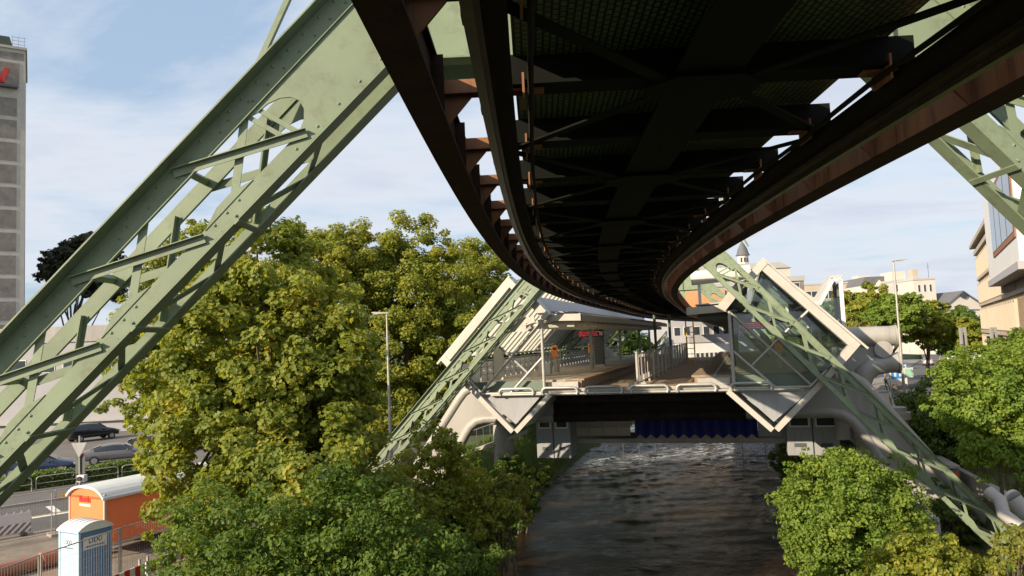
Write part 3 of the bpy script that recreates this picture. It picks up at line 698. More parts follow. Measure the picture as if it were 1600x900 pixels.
# ------------------------------------------------------------------ the elevated track
TL = thing('suspension_railway_track', 'dark underside of the curving twin track of a hanging railway with rusty edge girders', 'elevated track', (1.62, 0, 9.4))
TO_ = TL.location.copy()
def sweep(mb, prof, s0, s1, step=0.8, smooth=False):
    """profile: list of (n, z), closed, swept along the line"""
    ss = np.arange(s0, s1 + .01, step); n = len(prof); vs = []; fs = []
    for s in ss: vs += [track(s, a, z) for a, z in prof]
    for i in range(len(ss) - 1):
        for k in range(n):
            k2 = (k + 1) % n; fs.append((i * n + k, i * n + k2, (i + 1) * n + k2, (i + 1) * n + k))
    fs += [tuple(range(n)), tuple(range((len(ss) - 1) * n, len(ss) * n))]
    mb.add(vs, fs, smooth); return mb
S0, S1 = -9, 150
for sg in (-1, 1):
    g = MB(); q = 2.32 * sg
    ft = lambda a, b, z0, z1: [(q + a, z0), (q + b, z0), (q + b, z1), (q + a, z1)]
    bf = MB(); sweep(bf, ft(-.13, .13, 9.40, 9.43), S0, S1); bf.build('bottom_flange', M['shade_rust'], TL, TO_); sweep(g, ft(-.012, .012, 9.432, 9.968), S0, S1); sweep(g, ft(-.06, .06, 9.97, 10.0), S0, S1)
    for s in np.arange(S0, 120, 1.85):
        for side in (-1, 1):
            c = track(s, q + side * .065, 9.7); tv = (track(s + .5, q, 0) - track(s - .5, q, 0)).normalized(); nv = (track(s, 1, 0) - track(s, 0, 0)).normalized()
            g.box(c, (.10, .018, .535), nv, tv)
    g.build('edge_girder', M['rust'] if sg > 0 else M['shade_rust'], TL, TO_)  # right girder in lit brown, left one in the shade-darkened rust
    r_ = MB(); q = 1.87 * sg
    sweep(r_, [(q - .035, 9.47), (q + .035, 9.47), (q + .035, 9.52), (q + .012, 9.54), (q + .012, 9.60), (q + .06, 9.61), (q + .06, 9.625), (q - .06, 9.625), (q - .06, 9.61), (q - .012, 9.60), (q - .012, 9.54), (q - .035, 9.52)], S0, S1)
    r_.build('rail', M['rail'], TL, TO_)
    k_ = MB(); sweep(k_, [(q - .10 * 0 - .03 * sg, 9.63), (q - .22 * sg, 9.63), (q - .22 * sg, 9.78), (q - .03 * sg, 9.78)], S0, S1)
    k_.build('rail_carrier', M['dark_steel'], TL, TO_)
    c_ = MB()
    c_.tube([track(s, 1.5 * sg, 9.72 - .02 * math.sin(s * 1.7)) for s in np.arange(S0, 100, .9)], .025, 6); c_.build('conduit', M['dark_steel'], TL, TO_)
random.seed(5)
cnt = 0; rest = MB()
for i, s in enumerate(np.arange(S0 + .5, 148, 1.85)):
    tv = (track(s + .5, 0, 0) - track(s - .5, 0, 0)).normalized(); nv = (track(s, 1, 0) - track(s, 0, 0)).normalized()
    c = track(s, 0, 0)
    b_ = MB()
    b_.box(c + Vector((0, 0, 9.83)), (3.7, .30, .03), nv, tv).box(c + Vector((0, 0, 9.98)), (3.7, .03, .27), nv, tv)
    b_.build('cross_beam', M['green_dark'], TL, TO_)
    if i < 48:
        for sg in (-1, 1):
            br = MB(); a = c + nv * (sg * 2.09)
            br.box(c + nv * (sg * 1.645) + Vector((0, 0, 9.80)), (.53, .13, .02), nv, tv); br.box(c + nv * (sg * 1.56) + Vector((0, 0, 9.80)), (.02, .34, .22), nv, tv)
            br.box(a + Vector((0, 0, 9.80)), (.43, .15, .02), nv, tv).box(a + Vector((0, 0, 9.87)), (.43, .02, .13), nv, tv)
            br.prism([c + nv * (sg * 2.30) + tv * .012 + Vector((0, 0, 9.45)), c + nv * (sg * 2.30) + tv * .012 + Vector((0, 0, 9.79)), c + nv * (sg * 2.0) + tv * .012 + Vector((0, 0, 9.79))], -tv * .024)
            br.box(c + nv * (sg * 1.87) + Vector((0, 0, 9.72)), (.14, .16, .18), nv, tv)
            br.build('bracket', M['rust'], TL, TO_)
    else:
        for sg in (-1, 1):
            rest.box(c + nv * (sg * 2.09) + Vector((0, 0, 9.80)), (.43, .22, .02), nv, tv)
rest.build('bracket', M['rust'], TL, TO_)['kind'] = 'stuff'
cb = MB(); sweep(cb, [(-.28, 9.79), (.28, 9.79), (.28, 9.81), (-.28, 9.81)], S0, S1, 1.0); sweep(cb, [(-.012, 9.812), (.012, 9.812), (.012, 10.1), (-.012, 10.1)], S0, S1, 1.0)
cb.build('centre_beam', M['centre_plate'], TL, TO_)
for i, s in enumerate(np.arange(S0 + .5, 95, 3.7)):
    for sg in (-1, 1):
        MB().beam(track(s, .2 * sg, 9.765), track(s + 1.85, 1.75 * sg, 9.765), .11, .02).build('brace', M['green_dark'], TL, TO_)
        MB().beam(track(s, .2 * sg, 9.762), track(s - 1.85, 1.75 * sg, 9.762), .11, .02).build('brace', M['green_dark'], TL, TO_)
    nv = (track(s, 1, 0) - track(s, 0, 0)).normalized(); tv = Vector((0, 0, 1)).cross(nv)
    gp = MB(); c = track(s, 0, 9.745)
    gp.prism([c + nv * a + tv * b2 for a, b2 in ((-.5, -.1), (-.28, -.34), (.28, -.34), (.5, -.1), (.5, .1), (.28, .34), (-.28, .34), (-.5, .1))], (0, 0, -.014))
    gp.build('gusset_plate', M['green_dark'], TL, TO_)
# perforated deck plates: dimpled in rows
dm, nt, b = new_mat('perforated_deck')
uv = N(nt, "ShaderNodeUVMap"); br = N(nt, "ShaderNodeTexBrick", Scale=1.0)
br.offset = 0.5
br.inputs["Color1"].default_value = (0.09, 0.16, 0.075, 1); br.inputs["Color2"].default_value = (0.15, 0.22, 0.11, 1); br.inputs["Mortar"].default_value = (0.01, 0.014, 0.008, 1)
br.inputs["Mortar Size"].default_value = 0.012; br.inputs["Brick Width"].default_value = 0.09; br.inputs["Row Height"].default_value = 0.06; br.inputs["Mortar Smooth"].default_value = 0.6
nt.links.new(uv.outputs[0], br.inputs["Vector"]); nt.links.new(br.outputs["Color"], b.inputs["Base Color"]); b.inputs["Roughness"].default_value = 0.5
bp = N(nt, "ShaderNodeBump", Strength=1.0, Distance=0.03); bp.invert = True
nt.links.new(br.outputs["Fac"], bp.inputs["Height"]); nt.links.new(bp.outputs[0], b.inputs["Normal"])
dk = MB(); ss = np.arange(S0, S1, .9); nsd = [-1.68, -.6, .6, 1.68]
sweep(dk, [(-1.64, 10.12), (1.64, 10.12), (1.64, 10.15), (-1.64, 10.15)], S0, S1, .9)
o = dk.build('deck', dm, TL, TO_)
me = o.data; ul = me.uv_layers.new(name='uv')
n_at = n_of([v.co.x + TO_.x for v in me.vertices], [v.co.y + TO_.y for v in me.vertices])
for lp in me.loops:
    i = lp.vertex_index; ul.data[lp.index].uv = (me.vertices[i].co.y, n_at[i])

# ------------------------------------------------------------------ the station (local frame: u right, v into the station, z up)
def sthing(name, label, cat, u=0, v=0, z=0, group=None):
    o = thing(name, label, cat, stn(u, v, z), -HEAD, group); return o
LEN = 47.0
ZP = 5.62
def tube_path(*pts, r=.06, seg=8): return MB().tube(pts, r, seg)
def hall(sg, label):
    R = sthing('station_hall', label, 'station hall')
    x = lambda u: sg * u
    # profile corners (|u|, z)
    OUT, TOP, BOT = (10.05, 6.85), (6.15, 10.95), (6.2, 3.2)
    d = Vector((OUT[0] - TOP[0], 0, OUT[1] - TOP[1])); Ls = d.length; d.normalize()
    nrm = Vector((-d.z, 0, d.x)); nrm = nrm if nrm.z > 0 else -nrm
    def SP(t, off, v):                                  # t 0..1 from the top down the slope; off outward
        return Vector((x(TOP[0] + d.x * Ls * t + nrm.x * off), v, TOP[1] + d.z * Ls * t + nrm.z * off))
    # front frame: a broad white box band along the slope, returned at both corners
    fr = MB()
    def band(P0, P1, w, off_in, y0, y1):
        P0, P1 = Vector((P0[0], 0, P0[1])), Vector((P1[0], 0, P1[1])); dd = (P1 - P0).normalized(); nn_ = Vector((-dd.z, 0, dd.x)) * off_in
        q = [P0, P1, P1 + nn_ * w, P0 + nn_ * w]
        fr.prism([(x(a.x), y0, a.z) for a in q], (0, y1 - y0, 0))
    band(TOP, OUT, .38, -1, -.35, .5)
    band((TOP[0] - .02, TOP[1] + .02), (OUT[0] + .28, OUT[1] - .24), .10, 1, -.15, .55)
    band((OUT[0], OUT[1]), (9.15, 5.85), .34, -1, -.38, .45)
    band((TOP[0] - .9, TOP[1] - .95), TOP, .34, -1, -.38, .45)
    fr.build('roof_edge_frame', M['white_metal'], R)
    f2 = MB(); fr = f2
    band((9.0, 6.05), (6.2, 3.2), .24, 1, -.38, -.05); band((6.2, 3.2), (4.35, 5.0), .24, 1, -.38, -.05)
    fr.build('front_frame', M['white_metal'], R)
    fr = MB(); band((4.4, 8.65), (5.35, 9.75), .42, 1, -.40, .4); fr.build('canopy_bracket', M['white_metal'], R)
    # tubes of the front
    t = MB()
    for a, b_ in (((4.55, 8.6), (7.9, 5.1)), ((7.1, 7.65), (5.4, 6.05)), ((4.62, 6.75), (6.35, 5.05)), ((4.56, 8.62), (4.56, 5.0)), ((4.56, 5.03), (7.85, 5.03)),
                  ((7.85, 5.03), (8.6, 5.75)), ((7.1, 7.65), (8.0, 8.45))):
        t.tube([(x(a[0]), -.2, a[1]), (x(b_[0]), -.2, b_[1])], .065 if a[0] != b_[0] else .085, 8)
    t.build('front_tubes', M['galv'], R)
    # sloping outer wall: ribs along the slope, opaque panels first, glass farther in
    if sg < 0: kinds = [(0, 17, M['cream_thin']), (17, LEN, None)]
    else: kinds = [(0, LEN, M['teal_glass'])]
    for a, b_, m_ in kinds:
        if m_:
            p = MB(); n = int((b_ - a) / .5)
            for k in range(n):
                v = a + .5 + k * .5
                p.quad(SP(.06, -.06, v), SP(.97, -.06, v), SP(.97, -.02, v + .25), SP(.06, -.02, v + .25))
                p.quad(SP(.06, -.02, v + .25), SP(.97, -.02, v + .25), SP(.97, -.06, v + .5), SP(.06, -.06, v + .5))
            p.build('sloping_wall', m_, R)
            if sg < 0: continue
            p = MB()
            p.prism([SP(.02, .03, a + .5), SP(.99, .03, a + .5), SP(.99, .03, b_ + .5), SP(.02, .03, b_ + .5)], nrm * .04 if sg > 0 else Vector((-nrm.x, 0, nrm.z)) * .04)
            p.build('roof_sheet', M['roof_grey'] if sg > 0 else M['white_metal'], R)
        else:
            p = MB(); p.quad(SP(.03, 0, a + .5), SP(.97, 0, a + .5), SP(.97, 0, b_), SP(.03, 0, b_)); p.build('roof_glazing', M['glass'], R)
    i = 0
    for v in np.arange(1.0, LEN, 1.05):
        r_ = MB(); r_.beam(SP(.02, -.16, v), SP(.99, -.16, v), .07, .14, (0, 1, 0)); r_.build('rib', M['white_metal'] if sg < 0 else M['green_far'], R); i += 1
    pr = MB()
    for tt in (.05, .5, .95): pr.beam(SP(tt, -.25, .5), SP(tt, -.25, LEN), .1, .1)
    pr.build('purlin', M['galv'], R)
    # lower inward-leaning wall under the platform
    lw = MB(); a, b_ = (9.6, 6.45), (6.4, 3.35)
    lw.prism([(x(a[0]), .5, a[1]), (x(b_[0]), .5, b_[1]), (x(b_[0] - .05), .5, b_[1] + .12), (x(a[0] - .1), .5, a[1] + .1)], (0, LEN - .5, 0))
    c_ = (4.4, 5.0)
    lw.prism([(x(b_[0]), .5, b_[1]), (x(c_[0]), .5, c_[1]), (x(c_[0] + .05), .5, c_[1] + .12), (x(b_[0]), .5, b_[1] + .14)], (0, LEN - .5, 0))
    lw.build('underside_cladding', M['grey_panel'], R)
    rb = MB()
    for v in np.arange(.9, LEN, .55):
        rb.prism([(x(6.15), v, 3.25), (x(4.3), v, 5.05), (x(4.24), v, 4.98), (x(6.1), v, 3.15)], (0, .2, 0))
    rb.build('underside_ribs', M['white_metal'], R)
    fp = MB(); fp.prism([(x(8.5), -.02, 5.62), (x(6.2), -.02, 3.45), (x(4.65), -.02, 4.95), (x(4.65), -.02, 4.97), (x(8.3), -.02, 4.97)], (0, .06, 0))
    fp = MB(); fp.prism([(x(8.0), -.02, 4.95), (x(6.2), -.02, 3.45), (x(4.7), -.02, 4.95)], (0, .06, 0)); fp.build('front_panel', M['grey_panel'], R)
    fg = MB(); fg.prism([(x(4.65), .1, 5.05), (x(7.8), .1, 5.05), (x(8.5), .1, 5.62), (x(4.65), .1, 5.62)], (0, .04, 0)); fg.build('platform_fascia', M['green_far'], R)
    if sg > 0:
        gl = MB(); gl.prism([(x(4.7), .15, 8.6), (x(6.2), .15, 10.4), (x(9.5), .15, 6.9), (x(8.5), .15, 5.65), (x(4.7), .15, 5.65)], (0, .02, 0)); gl.build('end_glazing', M['glass'], R)
    # platform
    pl = MB(); pl.bx2((x(3.0), .35, ZP - .35), (x(9.0), LEN, ZP)); pl.build('platform', M['paving'], R)
    ed = MB(); ed.bx2((x(2.62), .3, ZP - .06), (x(3.6), LEN - .1, ZP + .03)); ed.bx2((x(2.75), .3, ZP - .5), (x(2.99), LEN - .1, ZP - .07)); ed.build('platform_edge', M['deck_wood'], R)
    ln = MB(); ln.bx2((x(3.62), .4, ZP + .002), (x(3.74), LEN - .2, ZP + .012)); ln.build('edge_line', M['white'], R)
    sf = MB(); sf.bx2((x(2.9), .1, ZP - .55), (x(4.4), .34, ZP - .1)); sf.build('edge_support', M['galv'], R)
    # canopy towards the track
    ca = MB(); ca.bx2((x(2.75), .35, 8.62), (x(4.9), LEN - 3, 8.70)); ca.prism([(x(2.55), .3, 8.55), (x(2.72), .3, 8.55), (x(2.72), .3, 8.95), (x(2.55), .3, 8.85)], (0, LEN - 3.3, 0))
    ca.prism([(x(4.5), .1, 8.62), (x(2.6), .1, 8.55), (x(2.6), .1, 8.9), (x(4.2), .1, 8.95)], (0, .22, 0))
    ca.build('canopy', M['white_metal'], R)
    cs = MB(); cs.prism([(x(3.0), .4, 8.98), (x(4.6), .4, 9.05), (x(5.5), .4, 9.95), (x(5.4), .4, 10.02), (x(4.5), .4, 9.12), (x(3.0), .4, 9.04)], (0, LEN - 4, 0)); cs.build('canopy_sheet', M['plaster_grey'], R)
    hx = MB()
    for v in np.arange(.7, LEN - 4, .62):
        hx.tube([(x(3.05), v, 8.42), (x(5.6), v, 8.42)], .17, 6, smooth=False)
    hx.build('ceiling_louvre', M['cream'] if sg < 0 else M['grey_dark'], R)
    for v in (12.0, 24.0, 36.0, 44.0):
        MB().bx2((x(4.5) - .09, v - .09, ZP), (x(4.5) + .09, v + .09, 8.5)).build('canopy_post', M['galv'] if v < 12 else M['grey_panel'], R)
    # outer handrail
    rl = MB()
    for z in (.35, .75, 1.1): rl.tube([(x(8.2), .6, ZP + z), (x(8.2), LEN, ZP + z)], .028, 6)
    rp_ = rl
    for v in np.arange(.6, LEN, 1.05):
        rp_.beam((x(8.2), v, ZP), (x(8.2), v, ZP + 1.1), .05, .05); rp_.beam((x(8.2), v, ZP + .9), (x(9.0), v, ZP + .3), .035, .035)
    rp_.build('handrail', M['galv'], R)
    return R
HL = hall(-1, 'left half of the hanging railway station with cream ribbed sloping wall, platform and canopy')
HR = hall(1, 'right half of the hanging railway station with dark glazed sloping roof behind the green leg')
MB().bx2((-8.0, 2.2, ZP), (-7.5, 2.45, ZP + 1.75)).build('end_panel', M['cream'], HL)
MB().bx2((-6.7, 1.2, 8.15), (-5.3, 1.3, 8.9)).build('louvre_box', M['galv'], HL)

# deck of the open space between the platforms, on the big cross girder
D = sthing('track_floor', 'weathered board floor under the track between the two platforms with pipe guard loops at its edge', 'deck')
MB().bx2((-2.95, .25, 4.98), (2.95, LEN, 5.12)).build('floor_boards', M['deck_wood'], D)
e = MB(); e.bx2((-7.4, -.1, 4.86), (7.6, .22, 5.05)); e.bx2((-4.5, -.16, 5.052), (4.5, .2, 5.2)); e.build('edge_beam', M['galv'], D)
t = MB(); t.tube([(-7.4, -.25, 4.95), (7.4, -.25, 4.95)], .055, 8); t.build('edge_tube', M['galv'], D)
for u in (-6.0, -3.75, -1.55, .65, 2.85, 5.3):
    L2 = .85
    MB().tube([(u - L2, -.34, 4.92), (u - L2 - .06, -.34, 5.05), (u - L2, -.34, 5.2), (u - L2 + .12, -.34, 5.26), (u + L2 - .12, -.34, 5.26), (u + L2, -.34, 5.2), (u + L2 + .06, -.34, 5.05), (u + L2, -.34, 4.92)], .07, 8).build('guard_loop', M['galv'], D)
bx = MB(); bx.bx2((-.35, -.1, 5.205), (-.1, .2, 5.4)); bx.bx2((.25, -.1, 5.205), (.5, .2, 5.4)); bx.build('fixing_block', M['galv'], D)
# centre fence
Fc = sthing('centre_fence', 'grey metal picket fence running between the two tracks inside the station', 'fence', 0, 0.6, 5.12)
for v in np.arange(0, 34, 2.4):
    MB().bx2((-.05, v - .05, 0), (.05, v + .05, 1.75)).build('post', M['galv'], Fc)
r_ = MB(); r_.bx2((-.03, 0, 1.62), (.03, 33.6, 1.68)); r_.bx2((-.03, 0, .2), (.03, 33.6, .26)); r_.build('rail', M['galv'], Fc)
pk = MB()
for v in np.arange(.2, 33.6, .5): pk.bx2((-.012, v - .012, .2), (.012, v + .012, 1.65))
pk.build('pickets', M['galv'], Fc)
pm, nt, b = new_mat('poster_sheet')
co = N(nt, "ShaderNodeTexCoord"); vo = N(nt, "ShaderNodeTexNoise", Scale=2.2, Detail=3.0); nt.links.new(co.outputs["Object"], vo.inputs["Vector"])
r = N(nt, "ShaderNodeValToRGB"); r.color_ramp.interpolation = 'CONSTANT'; ee = r.color_ramp.elements
ee[0].position = 0; ee[0].color = (0.20, 0.10, 0.09, 1); ee[1].position = .6; ee[1].color = (0.45, 0.42, 0.4, 1)
for p, c in ((.42, (0.28, 0.26, 0.28, 1)), (.5, (0.30, 0.13, 0.11, 1)), (.55, (0.12, 0.13, 0.16, 1))):
    q = ee.new(p); q.color = c
nt.links.new(vo.outputs["Fac"], r.inputs[0]); nt.links.new(r.outputs[0], b.inputs["Base Color"])
for a_ in (.5, 1.7, 2.9, 4.1): MB().bx2((.03, a_, .55), (.045, a_ + .7, 1.45)).build('poster', pm, Fc)
# things on the platforms
def validator(u, v, label):
    t_ = sthing('ticket_validator', label, 'ticket validator', u, v, ZP, 'ticket validators on the platforms')
    MB().bx2((-.12, -.12, 0), (.12, .12, 1.7)).build('column', M['galv'], t_)
    MB().bx2((-.2, -.24, .95), (.2, -.125, 1.65)).build('machine', M['orange_box'], t_, bevel=.02)
    MB().bx2((-.1, -.25, 1.4), (.1, -.242, 1.55)).build('display', M['black'], t_)
    return t_
validator(-6.2, 9.0, 'orange ticket validator on a grey column nearest the cream wall panels')
validator(-5.6, 17.5, 'smaller looking orange ticket validator under the red departure display')
validator(6.9, 6.0, 'orange ticket validator behind the glass of the right hand hall')
def departure(u, v, label):
    t_ = sthing('departure_display', label, 'display', u, v, 7.75, 'departure displays hanging under the canopies')
    MB().bx2((-.9, -.1, 0), (.9, .1, .42)).build('case', M['black'], t_, bevel=.015)
    rm_, nt, b = new_mat('red_led'); b.inputs["Base Color"].default_value = (.3, .01, .02, 1); b.inputs["Emission Color"].default_value = (1, .05, .08, 1); b.inputs["Emission Strength"].default_value = .3
    l = MB()
    random.seed(8)
    for row in range(3):
        xx = -.8
        while xx < .5:
            w_ = random.uniform(.1, .3); l.bx2((xx, -.108, .07 + row * .12), (xx + w_, -.102, .13 + row * .12)); xx += w_ + .05
    l.build('led_lines', rm_, t_)
    MB().bx2((.62, -.108, .08), (.85, -.102, .34)).build('pictogram', M['white'], t_)
    h = MB(); h.tube([(-.6, 0, .4), (-.6, 0, .95)], .025, 6); h.tube([(.6, 0, .4), (.6, 0, .95)], .025, 6); h.build('hanger', M['galv'], t_)
departure(-4.9, 14.0, 'black departure display with red lines under the left canopy')
departure(5.9, 7.5, 'small black departure display glowing red behind the right hall glass')
t_ = sthing('platform_column', 'dark square column standing under the left canopy beside the display', 'column', -4.9, 17, ZP)
MB().bx2((-.3, -.3, 0), (.3, .3, 2.9)).build('shaft', M['grey_dark'], t_); MB().bx2((-.36, -.36, 0), (.36, .36, .12)).build('foot', M['galv'], t_)
t_ = sthing('cabinet', 'small white box with a bent pipe frame on the left platform', 'cabinet', -5.9, 5.2, ZP)
MB().bx2((-.35, -.25, .1), (.35, .25, .75)).build('body', M['white'], t_, bevel=.02)
MB().tube([(.9, -.3, 0.02), (.9, -.3, 1.2), (.75, -.3, 1.35), (-.6, -.3, 1.35)], .04, 8).build('pipe_frame', M['galv'], t_)
t_ = sthing('maintenance_ladder', 'yellow ladder with rungs hanging down beside the far end of the centre fence', 'ladder', .9, 27, 5.12)
for u in (-.3, .3): MB().bx2((u - .05, -.05, 0), (u + .05, .05, 3.6)).build('stile', M['yellow'], t_)
for z in np.arange(.4, 3.4, .45): MB().bx2((-.25, -.03, z), (.25, .03, z + .06)).build('rung', M['yellow'], t_)
for u, v, lab in ((-1.4, 22, 'slim green pole left of the fence inside the station'), (-.6, 25.5, 'slim grey pole close behind the picket fence')):
    t_ = sthing('support_pole', lab, 'pole', u, v, 5.12)
    MB().tube([(0, 0, 0), (0, 0, 4.2)], .11, 8).build('shaft', M['green_far'], t_); MB().tube([(0, 0, 0), (0, 0, .15)], .2, 8).build('foot', M['galv'], t_)

# big cross girder under the station: grey sheet web edged by thick tubes, splayed legs
G = sthing('support_girder', 'grey steel girder edged with thick tubes carrying the station over the river', 'girder', 0, 3.2, 0)
MB().prism([(a, -.12, b_) for a, b_ in [(-9.6, 5.2), (-10.35, 4.85), (-15.2, -1.8), (-13.2, -1.8), (-9.9, 3.0), (-9.3, 3.35), (-5.0, 3.4), (-5.0, 5.2)]], (0, .24, 0)).build('web', M['grey_duct'], G)
MB().prism([(a, -.12, b_) for a, b_ in [(5.0, 3.45), (9.2, 3.5), (9.9, 3.1), (13.4, -2.6), (15.9, -2.6), (10.5, 4.9), (9.75, 5.2), (5.0, 5.2)]], (0, .24, 0)).build('web', M['grey_duct'], G)
MB().bx2((-4.99, -.1, 3.4), (4.99, .1, 4.85)).build('middle_web', M['dark_steel'], G)  # middle of the web coloured dark for the shade under the deck
MB().tube([(a, 0, b_) for a, b_ in ((-6.9, 5.22), (-9.3, 5.22), (-9.75, 5.15), (-10.15, 4.9), (-10.5, 4.5), (-15.3, -2.0))], .27, 14).build('tube_flange', M['grey_duct'], G)
MB().tube([(a, 0, b_) for a, b_ in ((6.9, 5.25), (9.5, 5.25), (10.0, 5.18), (10.4, 4.92), (10.8, 4.45), (16.1, -2.8))], .30, 14).build('tube_flange', M['grey_duct'], G)
MB().tube([(a, 0, b_) for a, b_ in ((-13.0, -2.0), (-10.2, 2.55), (-9.9, 2.98), (-9.5, 3.28), (-9.0, 3.4), (-5.0, 3.42))], .27, 14).build('tube_flange', M['grey_duct'], G)
MB().tube([(-5, 0, 3.42), (5, 0, 3.5)], .26, 14).build('middle_tube', M['dark_steel'], G)  # middle stretch of the tube coloured dark for the same shade
MB().tube([(a, 0, b_) for a, b_ in ((5.0, 3.5), (9.0, 3.52), (9.5, 3.4), (9.9, 3.1), (10.2, 2.7), (13.2, -2.8))], .27, 14).build('tube_flange', M['grey_duct'], G)
for u in (-11.6, 11.0, 12.3):
    c_ = sthing('pier_column', {-11.6: 'thick round concrete column on the left bank beneath the station', 11.0: 'round concrete column on the right bank nearest the water', 12.3: 'round concrete column on the right bank beside the graffiti wall'}[u], 'column', u * (1 if u > 0 else .78), 6.5, -3.2)
    MB().tube([(0, 0, 0), (0, 0, 6.6)], .62, 20).build('shaft', M['concrete'], c_); MB().tube([(0, 0, 6.0), (0, 0, 6.35)], .8, 20).build('capital', M['concrete'], c_)
    MB().tube([(0, 0, 0), (0, 0, .8)], .95, 20).build('base', M['concrete'], c_)
# dark soffit girders between platform undersides
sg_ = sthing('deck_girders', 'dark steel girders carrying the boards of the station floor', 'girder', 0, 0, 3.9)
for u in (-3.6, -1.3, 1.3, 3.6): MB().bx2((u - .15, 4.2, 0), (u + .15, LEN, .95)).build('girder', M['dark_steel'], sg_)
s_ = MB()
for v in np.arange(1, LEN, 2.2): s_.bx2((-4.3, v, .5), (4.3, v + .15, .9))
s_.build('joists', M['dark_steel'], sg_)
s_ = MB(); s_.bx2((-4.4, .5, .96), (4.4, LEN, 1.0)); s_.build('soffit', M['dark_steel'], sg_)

# lower footbridge with blue cladding
B = sthing('footbridge', 'low footbridge under the station with beige panels and folded blue cladding', 'footbridge', 0, 8, 0)
MB().bx2((-5.2, 0, 1.35), (9.4, 3.0, 1.62)).build('deck_slab', M['concrete'], B)
MB().prism([(-4.6, -.02, 1.36), (-1.3, -.02, 1.36), (-2.3, -.02, 1.62), (-4.6, -.02, 1.62)], (0, -.1, 0)).build('slab_edge', M['plaster_beige'], B)
p = MB(); 
for k in range(4): p.bx2((-4.85 + k * .82, -.14, 1.82), (-4.85 + k * .82 + .79, -.08, 2.95))
p.build('beige_panels', M['plaster_beige'], B)
MB().tube([(-4.9, -.22, 2.35), (-1.65, -.22, 2.35), (-1.5, -.22, 2.5), (-1.5, -.22, 3.3)], .045, 8).build('handrail', M['galv'], B)
fx = MB(); n = 11; W_ = 6.9 / n
for k in range(n):
    a = -1.35 + k * W_
    fx.add([(a, -.02, 3.2), (a + W_ / 2, -.30, 3.2), (a + W_, -.02, 3.2), (a, -.02, 1.62), (a + W_ / 2, -.30, 1.92), (a + W_, -.02, 1.62)], [(0, 1, 4, 3), (1, 2, 5, 4)])
fx.build('folded_cladding', M['blue'], B)
w_ = MB()
for k in range(n):
    a = -1.35 + k * W_
    w_.add([(a, -.01, 1.60), (a + W_ / 2, -.29, 1.90), (a + W_, -.01, 1.60)], [(0, 1, 2)])
w_.build('cladding_toes', M['plaster_beige'], B)
MB().bx2((5.6, -.1, 1.75), (7.6, 0, 2.9)).build('grey_panel', M['grey_panel'], B)
MB().bx2((-1.3, .1, 1.65), (5.55, .2, 3.3)).build('back_wall', M['grey_dark'], B)
def kiosk(u, v, z0, w, h, wh, label):
    K = sthing('service_cabin', label, 'cabin', u, v, z0, 'grey service cabins under the station')
    MB().bx2((0, 0, 0), (w, 1.6, h)).build('body', M['grey_panel'], K, bevel=.02)
    MB().bx2((w / 2 - .03, -.012, .02), (w / 2 + .03, -.002, h)).build('door_gap', M['black'], K)
    for k in (0, 1):
        fo = MB().bx2((.15 + k * w / 2, -.03, h - wh - .12), (w / 2 - .12 + k * w / 2, -.003, h - .1)).build('window', M['white'], K)
        MB().bx2((.23 + k * w / 2, -.04, h - wh - .04), (w / 2 - .2 + k * w / 2, -.032, h - .18)).build('pane', M['dark_window'], fo)
        MB().bx2((.35 + k * w / 2, -.02, .45), (w / 2 - .35 + k * w / 2, -.004, .65)).build('vent', M['grey_dark'], K)
    MB().bx2((-.05, -.06, h + .002), (w + .05, 1.65, h + .1)).build('lid', M['galv'], K)
kiosk(-6.9, 6.2, .75, 2.05, 2.38, .55, 'grey service cabin hanging over the left bank beside the beige panels')
kiosk(7.0, 6.2, .95, 2.6, 2.17, .55, 'grey service cabin with two white framed windows on the right bank')
# side gangway on the left beneath the girder
t_ = sthing('gangway', 'dark railed gangway sloping down under the left girder leg', 'gangway', -9.6, 6, 0)
MB().prism([(-2.8, 0, .8), (2.2, 0, 2.4), (2.2, 0, 2.2), (-2.8, 0, .6)], (0, 1.2, 0)).build('floor', M['concrete'], t_)
q = MB(); q.beam((-2.8, 0, 1.9), (2.2, 0, 3.5), .06, .06)
for k in range(12): q.beam((-2.7 + k * .43, 0, .85 + k * .1376), (-2.7 + k * .43, 0, 1.93 + k * .1376), .03, .03)
q.build('railing', M['grey_dark'], t_)
# scaffolds standing in the river
def uv_at(px, py, z):
    d = ray(px, py); P = Vector((0, 0, CAM_Z)) + d * ((z - CAM_Z) / d.z) - SO; return P.dot(SU), P.dot(SV)
SC1, SC2 = uv_at(975, 725, -3.5), uv_at(1162, 728, -3.5)
def scaffold(u, v, w, label):
    t_ = sthing('river_scaffold', label, 'scaffold', u, v, -4.2, 'steel scaffolds standing in the river')
    for k in (0, 1, 2):
        MB().beam((w * k / 2, 0, 0), (w * k / 2, 0, 3.6), .05, .05).build('standard', M['grey_dark'], t_)
    for z in (1.5, 2.6, 3.5): MB().beam((-.2, 0, z), (w + .2, 0, z), .05, .05).build('ledger', M['grey_dark'], t_)
    MB().beam((0, .05, 1.0), (w, .05, 3.5), .04, .04).build('brace', M['grey_dark'], t_)
scaffold(*SC1, 2.8, 'thin dark scaffold frame standing in the river left of the bright water')
scaffold(*SC2, 3.6, 'thin dark scaffold frame standing in the river by the right bank')

